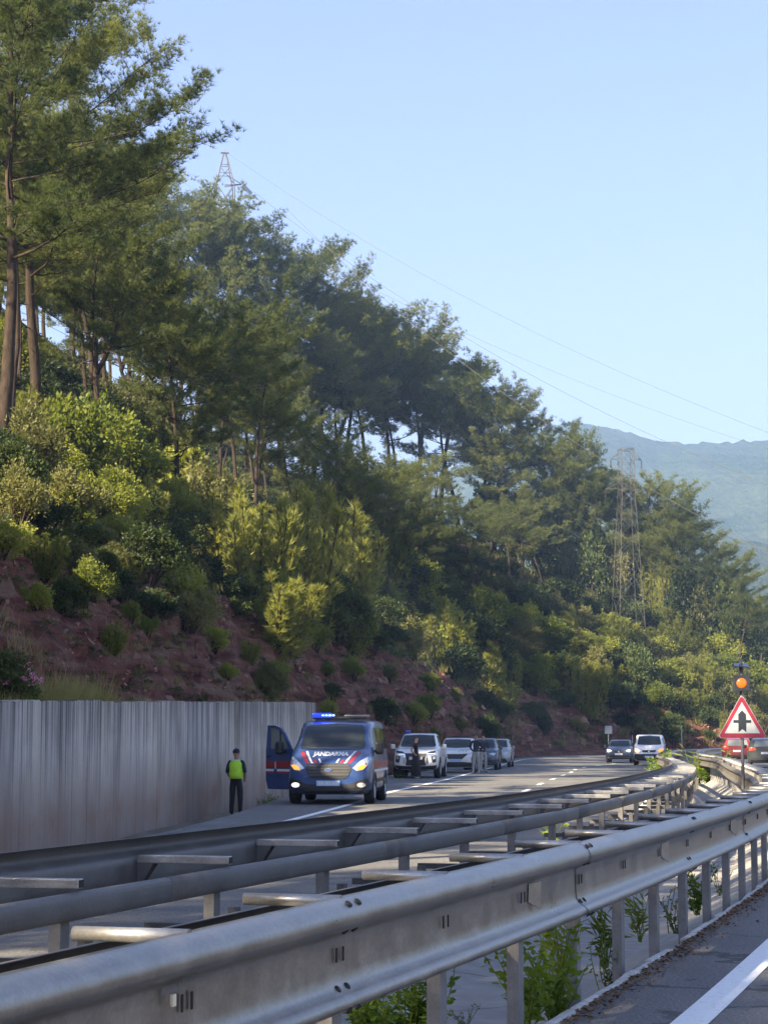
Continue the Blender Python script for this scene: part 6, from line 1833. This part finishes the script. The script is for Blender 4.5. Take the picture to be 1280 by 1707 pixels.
# thin marker poles by the far road edge
for (u, v0, v1, Y, lab) in ((1136, 1256, 1209, 150, 'thin pale marker pole right of the white delivery van'), (1054, 1262, 1226, 170, 'thin pale marker pole between the crossover and the delivery van')):
    a = at(u, v0, Y); b = at(u, v1, Y); o = empty('marker_pole', (a.x, a.y, ZL)); tag(o, lab, 'pole', 'marker poles by the far curve')
    mb = MB(); mb.tube([(0, 0, -.3), (0, 0, b.z - ZL)], .030, 8); mb.build('shaft', MAT['galv_bar'], o)
    mb = MB(); mb.lathe([(.036, -.12), (.036, .0), (.001, .01)], 8, Matrix.Translation((0, 0, b.z - ZL)) @ Matrix.Rotation(-math.pi / 2, 4, 'Y')); mb.build('cap', MAT['galv_bar'], o)

# ================================================================ lattice pylons and wires
MAT['lattice'] = galvanised('pylon_steel', .085, .6, metal=.3)
MAT['wire'] = simple('cable', (.07, .07, .075), .8)
def pylon(base, Hh, wb, wt, waist_z, arms, label, rz=0.0, bays=9, rad=.034):
    """Four legs, X-bracing per bay, cross arms (z, half length)."""
    root = empty('pylon', base, rz); tag(root, label, 'pylon', 'lattice pylons of the power line')
    def wz(z): return (wb + (wt - wb) * min(1, z / waist_z)) / 2 if z < waist_z else wt / 2
    zs = [0]; z = 0
    while z < waist_z: z += max(1.4, wz(z) * 2 * .95); zs.append(min(z, waist_z))
    while zs[-1] < Hh - .1: zs.append(min(Hh, zs[-1] + wt * 1.0))
    for sx in (-1, 1):
        for sy in (-1, 1):
            mb = MB(); mb.tube([(sx * wz(z), sy * wz(z), z) for z in zs], rad, 5); mb.build('leg', MAT['lattice'], root)
    mb = MB()
    for a, b in zip(zs, zs[1:]):
        wa, wb_ = wz(a), wz(b)
        for (p0, p1, q0, q1) in (((-wa, -wa), (wa, -wa), (-wb_, -wb_), (wb_, -wb_)), ((wa, -wa), (wa, wa), (wb_, -wb_), (wb_, wb_)), ((wa, wa), (-wa, wa), (wb_, wb_), (-wb_, wb_)), ((-wa, wa), (-wa, -wa), (-wb_, wb_), (-wb_, -wb_))):
            mb.tube([(*p0, a), (*q1, b)], rad * .55, 4); mb.tube([(*p1, a), (*q0, b)], rad * .55, 4); mb.tube([(*q0, b), (*q1, b)], rad * .5, 4)
    mb.build('bracing', MAT['lattice'], root)
    tips = []
    for (z, ha, up) in arms:
        for sx in (-1, 1):
            w = wz(z); mb = MB(); tip = (sx * ha, 0, z)
            for sy in (-1, 1):
                mb.tube([(sx * w, sy * w, z), tip], rad * .7, 4); mb.tube([(sx * w, sy * w, z + up), tip], rad * .7, 4)
            mb.tube([(sx * (w + ha) / 2, 0, z), (sx * w, w, z + up)], rad * .4, 4)
            mb.build('cross_arm', MAT['lattice'], root)
            mb = MB()
            for k in range(7): mb.lathe([(.03, -.07), (.11, -.03), (.03, .05)], 10, Matrix.Translation((tip[0], 0, z - .15 - k * .15)) @ Matrix.Rotation(math.pi / 2, 4, 'Y'))
            mb.build('insulator', MAT['black'], root); tips.append(root.matrix_basis @ Vector((tip[0], 0, z - 1.25)) if False else Matrix.Translation(base) @ Matrix.Rotation(rz, 4, 'Z') @ Vector((tip[0], 0, z - 1.2)))
    return root, tips
# pylon among the pines at right
bp = None; v = 1078
while bp is None: bp = hit(1047, v); v += 3
top = at(1045, 744, bp.y).z - bp.z
mpp = bp.y / FPX
t1 = at(1045, 762, bp.y).z - bp.z; t2 = at(1045, 812, bp.y).z - bp.z
pyl, tips1 = pylon(bp - Vector((0, 0, .3)), top, 48 * mpp, 22 * mpp, t2, [(t1, 27 * mpp, .8), (t2, 36 * mpp, .9)], 'lattice steel pylon standing among the pines at the right of the hillside', R(12))
# pylon on the ridge at upper left: only its peak and one arm show above the crowns
pp = None; v = 560
while pp is None: pp = hit(371, v); v += 4
top2 = at(374, 251, pp.y).z - pp.z; mp2 = pp.y / FPX
root2 = empty('pylon', pp - Vector((0, 0, .3)), R(10)); tag(root2, 'pylon peak with a dangling insulator above the crowns on the upper ridge', 'pylon', 'lattice pylons of the power line')
za = at(374, 306, pp.y).z - pp.z
wpk = 30 * mp2
for sx in (-1, 1):
    for sy in (-1, 1):
        mb = MB(); mb.tube([(sx * 2.2, sy * 2.2, 0), (sx * wpk / 2, sy * wpk / 2, za), (sx * .12, sy * .12, top2)], .07, 5); mb.build('leg', MAT['lattice'], root2)
mb = MB()
for k in range(9):
    z = za * k / 9; zn = za * (k + 1) / 9; w = 2.2 + (wpk / 2 - 2.2) * k / 9; wn_ = 2.2 + (wpk / 2 - 2.2) * (k + 1) / 9
    for sy in (-1, 1): mb.tube([(-w, sy * w, z), (wn_, sy * wn_, zn)], .04, 4); mb.tube([(w, sy * w, z), (-wn_, sy * wn_, zn)], .04, 4)
for f in (.35, .62):
    w = wpk / 2 * (1 - f) + .12 * f; z = za + (top2 - za) * f
    mb.tube([(-w, -w, z), (w, -w, z)], .04, 4); mb.tube([(-w, w, z), (w, w, z)], .04, 4)
mb.tube([(-wpk / 2, -wpk / 2, za), (wpk * .2, -wpk * .2, za + (top2 - za) * .5)], .04, 4); mb.tube([(wpk / 2, -wpk / 2, za), (-wpk * .2, -wpk * .2, za + (top2 - za) * .5)], .04, 4)
mb.build('bracing', MAT['lattice'], root2)
mb = MB(); mb.box((0, 0, top2), (1.0, .3, .12)); mb.build('peak_plate', MAT['lattice'], root2)
arm_l = (403 - 374) * mp2
mb = MB(); mb.tube([(0, -.4, za), (arm_l, 0, za + .3)], .06, 4); mb.tube([(0, .4, za), (arm_l, 0, za + .3)], .06, 4); mb.tube([(.3, 0, za + 1.4), (arm_l, 0, za + .3)], .05, 4); mb.build('cross_arm', MAT['lattice'], root2)
mb = MB(); tipw = Vector((arm_l, 0, za + .3))
dI = Vector(((423 - 406) * mp2, 0, -(320 - 304) * mp2)).normalized()
for k in range(9):
    c = tipw + dI * (.25 + k * .17); M = Matrix.Translation(c) @ dI.to_track_quat('X', 'Z').to_matrix().to_4x4()
    mb.lathe([(.05, -.07), (.30, -.03), (.30, .02), (.05, .06)], 10, M)
mb.build('insulator', MAT['black'], root2)

def wire(a, b, sag, label, r=.02, n=28):
    a, b = Vector(a), Vector(b)
    pts = [a.lerp(b, k / n) - Vector((0, 0, 4 * sag * (k / n) * (1 - k / n))) for k in range(n + 1)]
    mb = MB(); mb.tube([p - a for p in pts], r * .8, 5); o = mb.build('power_line', MAT['wire']); o.location = a
    tag(o, label, 'cable', 'overhead power lines')
P2 = pp + Vector((0, 0, -.3))
pk2 = at(374, 251, pp.y); ia = at(424, 320, pp.y)
wire(pk2, at(1420, 772, 190), 3.0, 'topmost thin overhead line running down from the peak of the upper pylon', .022)
wire(ia, at(1420, 862, 185), 3.5, 'overhead line running down from the dangling insulator', .028)
wire(at(300, 300, 240), at(1420, 790, 205), 3.2, 'faint overhead line between the two upper ones', .018)
wire(at(480, 350, 235), at(1420, 985, 180), 4.0, 'overhead line crossing the crowns and passing right of the lattice pylon', .024)
wire(at(-60, 345, 120), at(1010, 797, 225), 2.0, 'highest of the lines crossing in front of the dark wood', .018)
wire(at(-60, 410, 118), at(1075, 860, 222), 2.0, 'second of the lines crossing in front of the dark wood', .018)
wire(at(-60, 470, 116), at(1420, 1085, 170), 2.0, 'third of the lines crossing in front of the dark wood', .018)
wire(at(-60, 520, 112), at(1060, 905, 220), 2.0, 'lowest of the lines crossing in front of the dark wood', .016)

# utility pole and a low building at the right edge
q = None; v = 1160
while q is None: q = hit(1266, v); v += 3
o = empty('utility_pole', (q.x, q.y, q.z - .3), 0); tag(o, 'slim dark wooden utility pole near the right edge behind the sign', 'pole')
hh = at(1271, 1084, q.y).z - q.z
mb = MB(); mb.tube([(0, 0, 0), (.15, 0, hh * .5), (.3, 0, hh)], [.16, .13, .10], 8); mb.build('shaft', MAT['bark'], o)
mb = MB(); mb.tube([(.6, .1, 0), (.25, 0, hh * .62)], .07, 6); mb.build('brace', MAT['bark'], o)
hb = at(1290, 1092, 420); o = empty('farm_building', (hb.x, hb.y, hb.z - 9), R(8)); tag(o, 'pale low building with grey roof glimpsed beyond the trees at the right edge', 'building')
mb = MB(); mb.box((0, 0, 5.5), (16, 9, 11)); mb.build('wall', simple('pale_plaster', (.55, .50, .42), .9, var=.12, scale=.5), o)
mb = MB(); mb.prism([(-8.6, 10.9), (8.6, 10.9), (8.2, 11.4), (0, 13.2), (-8.2, 11.4)], -5, 5); mb.build('roof', simple('grey_roof_sheet', (.30, .32, .35), .7, var=.12, scale=.6), o)
for k in range(5):
    mb = MB(); mb.box((-6 + k * 3, -4.53, 8.2), (1.3, .1, 1.6)); w = mb.build('window', MAT['glass'], o)
# ================================================================ weeds, grass and flowers close by
def weed_mesh(name, seed, n_stems, h, leaf, nleaf, mat, spread=.5, droop=.2, tuft=False):
    g = np.random.default_rng(seed); r = random.Random(seed); mb = MB(); C = []; D = []
    for i in range(n_stems):
        a = r.uniform(0, 6.28); ln = h * r.uniform(.55, 1.05); d = Vector((math.cos(a) * spread * r.random(), math.sin(a) * spread * r.random(), 1)).normalized()
        pts = [Vector((r.gauss(0, .02), r.gauss(0, .02), -.03))]
        for k in range(5): d = (d + Vector((r.gauss(0, .12), r.gauss(0, .12), r.gauss(.03, .06)))).normalized(); pts.append(pts[-1] + d * ln / 5)
        mb.tube(pts, [.006 * h / .5, .005 * h / .5, .004, .003, .003, .002], 5, cap=False)
        pa = np.array([tuple(p) for p in pts]); m = nleaf
        t = g.uniform(.12, 1.0, m) * 5; j = np.minimum(4, t.astype(int)); f = (t - j)[:, None]
        P = pa[j] * (1 - f) + pa[j + 1] * f
        o = unit(g.normal(size=(m, 3)) * np.array([1, 1, .35])); C.append(P + o * leaf * .15); D.append(o + np.array([0, 0, .35 - droop]))
    C = np.concatenate(C); D = unit(np.concatenate(D))
    V, F = leaves(C, D, g, leaf, leaf * (.55 if not tuft else .16), .35)
    cm = mesh_np(name, V, F); cm.materials.append(MAT[mat]); tm = mb.mesh(name + '_stem'); tm.materials.append(MAT['weed'])
    return tm, cm
WEED = {'leafy': weed_mesh('leafy', 1, 12, .5, .055, 30, 'weed', .9), 'tall': weed_mesh('tall', 2, 3, .55, .060, 26, 'weed', .25, .0), 'bush': weed_mesh('bush', 3, 34, .5, .042, 34, 'weed', 1.2),
        'lance': weed_mesh('lance', 4, 7, .5, .13, 18, 'leaf_light', .45, -.1, True), 'sparse': weed_mesh('sparse', 5, 8, .4, .03, 16, 'leaf_olive', .9)}
def weed(u, v, hpx, kind, label, z=None, s_w=1.0, group='weeds along the guard rails'):
    p = gnd(u, v, -.02 if z is None else z); s = hpx / FPX * p.y / .5
    return plant('weed', (p.x, p.y, p.z - .02), (s * s_w, s * s_w, s), random.Random(u).uniform(0, 6.28), WEED[kind], ('stem', 'leaves'), label, 'weed', group)
weed(690, 1730, 150, 'bush', 'bright green bushy weed under the near guard rail left of the front posts', -.25, 1.1)
weed(610, 1720, 110, 'bush', 'green bushy weed at the bottom edge between the two nearest posts', -.3, 1.0)
weed(880, 1700, 170, 'leafy', 'yellowish leafy weed wrapped round a post of the near guard rail', -.03, .9)
weed(925, 1690, 165, 'leafy', 'leafy yellow green weed right of the sunlit post', -.06, .9)
weed(938, 1640, 150, 'lance', 'spiky seedling between the third and fourth visible posts', -.10, .7)
weed(1010, 1640, 130, 'sparse', 'sparse grey weed behind the posts in the middle of the near rail', -.10, 1.0)
weed(1012, 1600, 120, 'lance', 'green oleander seedling left of a dark post', -.12, .9)
weed(1068, 1560, 95, 'lance', 'green oleander seedling right of a dark post', -.12, .9)
weed(1120, 1545, 110, 'sparse', 'scrubby grey green weed between two far posts of the near rail', -.1, 1.0)
weed(1160, 1515, 100, 'leafy', 'green leafy weed far along the near rail', -.06, .7)
weed(1200, 1485, 70, 'sparse', 'small weed near the last posts of the near rail', -.06, 1.0)
weed(775, 1712, 70, 'sparse', 'low twiggy weed beside the second visible post', -.1, 1.2)
weed(912, 1452, 120, 'tall', 'tall yellow green weed standing up between the two guard rails', -.40, .9)
weed(664, 1297, 13, 'bush', 'small yellow tuft on the tarmac before the pickup', ZL, 1.6)
for (u, v, h, k, lab, w) in ((1106, 1297, 58, 'bush', 'clump of tall sunlit weeds on the far end of the median barrier', .8), (1090, 1299, 40, 'leafy', 'small sunlit weed at the foot of the far median barrier', 1.0), (1163, 1301, 56, 'lance', 'row of sunlit grass behind the far median barrier', 1.6), (1203, 1301, 54, 'lance', 'tuft of sunlit grass left of the red car', 1.3), (1180, 1301, 48, 'bush', 'low sunlit weeds left of the sign pole', 1.2), (1270, 1330, 60, 'sparse', 'grey green scrub on the near rail at the right edge', 1.2), (1235, 1310, 36, 'bush', 'dark weeds under the triangular sign', 1.2)):
    weed(u, v, h, k, lab, -.15, w)
# plants at the foot of the wall behind the officer
for (u, v, h, k, lab) in ((438, 1350, 40, 'sparse', 'scraggly plant growing at the foot of the wall beside the officer'), (452, 1346, 26, 'leafy', 'small plant at the foot of the wall near the open van door')):
    o = weed(u, v, h, k, lab, ZL - .35, 1.5, 'plants at the foot of the wall')
# oleander with pink flowers above the wall at the left edge
p = None; v = 1158
for v in range(1158, 1100, -3):
    p = hit(12, v)
    if p is not None: break
p = Vector((at(8, 1165, 34.5).x, 34.5, hz(at(8, 1165, 34.5).x, 34.5))); s = 120 / FPX * p.y
ol = plant('oleander', (p.x, p.y, p.z - .05), (s, s, s * .8), .3, BUSH['dark'], ('stem', 'foliage'), 'oleander bush with pink flowers above the left end of the wall', 'shrub')
g = np.random.default_rng(4); n = 26
C = unit(g.normal(size=(n, 3)) * np.array([1, 1, .6]) + np.array([.25, -.35, .35])) * g.uniform(.38, .52, (n, 1)) + np.array([0, 0, .48])
CC = np.repeat(C, 16, 0) + g.normal(size=(n * 16, 3)) * .022
V, F = leaves(CC, unit(g.normal(size=(n * 16, 3)) + np.array([0, -.3, .3])), g, .034, .030)
fm = mesh_np('flowers', V, F); link('flowers', fm, MAT['flower'], ol)
# dry grass along the top of the wall, one mass
def wall_grass():
    g = np.random.default_rng(12); C = []; H = []
    for i in range(1500):
        u = g.choice([g.uniform(-20, 60), g.normal(110, 28), g.normal(160, 35), g.uniform(60, 250), g.uniform(390, 500)], p=[.15, .3, .25, .15, .15])
        y = np.interp(u, [0, 516], [26.0, 62]); P = min(FOOT, key=lambda q: abs(CX + (q.x - .35) / q.y * FPX - u) if q.y > 15 and q.y < 75 else 1e9)
        d = .32 + g.exponential(.45); q = P + Vector((-.995 * d, .08, 0)); C.append((q.x, q.y + g.normal() * .3, hz(q.x, q.y) - .02))
        H.append((.16 + .34 * g.random() ** 1.5) * (1.5 if 80 < u < 190 else .8))
    C = np.array(C); H = np.array(H)[:, None]
    D = unit(np.tile([0.1, 0, 1.0], (len(C), 1)) + g.normal(size=(len(C), 3)) * .22)
    V, F = blades(C, D, g, 4, 1.0, .022, .42); root = np.repeat(np.repeat(C, 4, 0), 3, 0); sc = np.repeat(np.repeat(H, 4, 0), 3, 0)
    side = V - root; V = root + side * np.concatenate([np.where(np.abs(side) > .05, sc, 1.0)], 0) if False else root + side * sc
    me = mesh_np('tall_grass', V, F); tag(link('tall_grass', me, MAT['straw']), 'pale dry grass growing along the top of the concrete wall', 'grass', kind='stuff')
wall_grass()
for (u, lab, h, k) in ((185, 'tall branching dry weed above the middle of the wall', 1.0, 'sparse'), (232, 'thin branching weed right of the dry grass on the wall', .9, 'sparse'), (150, 'green weed among the dry grass on the wall', .7, 'leafy'), (40, 'green clump beside the oleander on the wall', .8, 'bush'), (70, 'low green clump on the wall right of the oleander', .6, 'bush')):
    P = min(FOOT, key=lambda q: abs(CX + (q.x - .5) / q.y * FPX - u) if 15 < q.y < 75 else 1e9); x, y = P.x - .5, P.y
    plant('weed', (x, y, hz(x, y) - .03), (h * 1.3, h * 1.3, h), u, WEED[k], ('stem', 'leaves'), lab, 'weed', 'weeds on top of the wall')

# litter of leaves and grit along the feet of the near rail
def litter():
    r = random.Random(21); mb = MB(); kp2 = offset_path(BAR_A, .0); L2 = lens(kp2)
    s0_, s1_ = s_of_y(kp2, L2, 3), s_of_y(kp2, L2, 30)
    for i in range(5200):
        s = r.uniform(s0_, s1_); c, t = along(kp2, L2, s); rr = Vector((t.y, -t.x, 0)); d = .14 + abs(r.gauss(0, .07))
        q = c + rr * d; z = .003 if d > .14 else -.02; k = r.uniform(.006, .022)
        a = r.uniform(0, 6.28); e1 = Vector((math.cos(a), math.sin(a), r.uniform(-.2, .4))) * k; e2 = Vector((-math.sin(a), math.cos(a), r.uniform(-.2, .3))) * k * .5
        z += .004
        mb.add([q + e1 + Vector((0, 0, z + abs(e1.z))), q + e2 + Vector((0, 0, z + abs(e2.z) + .004)), q - e1 + Vector((0, 0, z)), q - e2 + Vector((0, 0, z))], [(0, 1, 2, 3)])
    tag(mb.build('leaf_litter', simple('dry_leaf_litter', (.16, .095, .05), .95, var=.5, scale=14)), 'brown dry leaf litter and grit along the feet of the near guard rail', 'litter', kind='stuff')
litter()
# ================================================================ haze
def haze():
    mb = MB(); mb.box((600, 1500, 240), (5400, 4400, 486)); o = mb.build('haze', None)
    m = bpy.data.materials.new('haze_air'); m.use_nodes = True; N = m.node_tree.nodes; L = m.node_tree.links
    N.remove(N['Principled BSDF'])
    pv = N.new('ShaderNodeVolumePrincipled'); pv.inputs['Color'].default_value = (0.38, 0.60, 1.0, 1)
    pv.inputs['Density'].default_value = HAZE; pv.inputs['Anisotropy'].default_value = 0.25
    L.new(pv.outputs[0], N['Material Output'].inputs['Volume'])
    o.data.materials.append(m); tag(o, kind='stuff')
HAZE = 0.00034
haze()
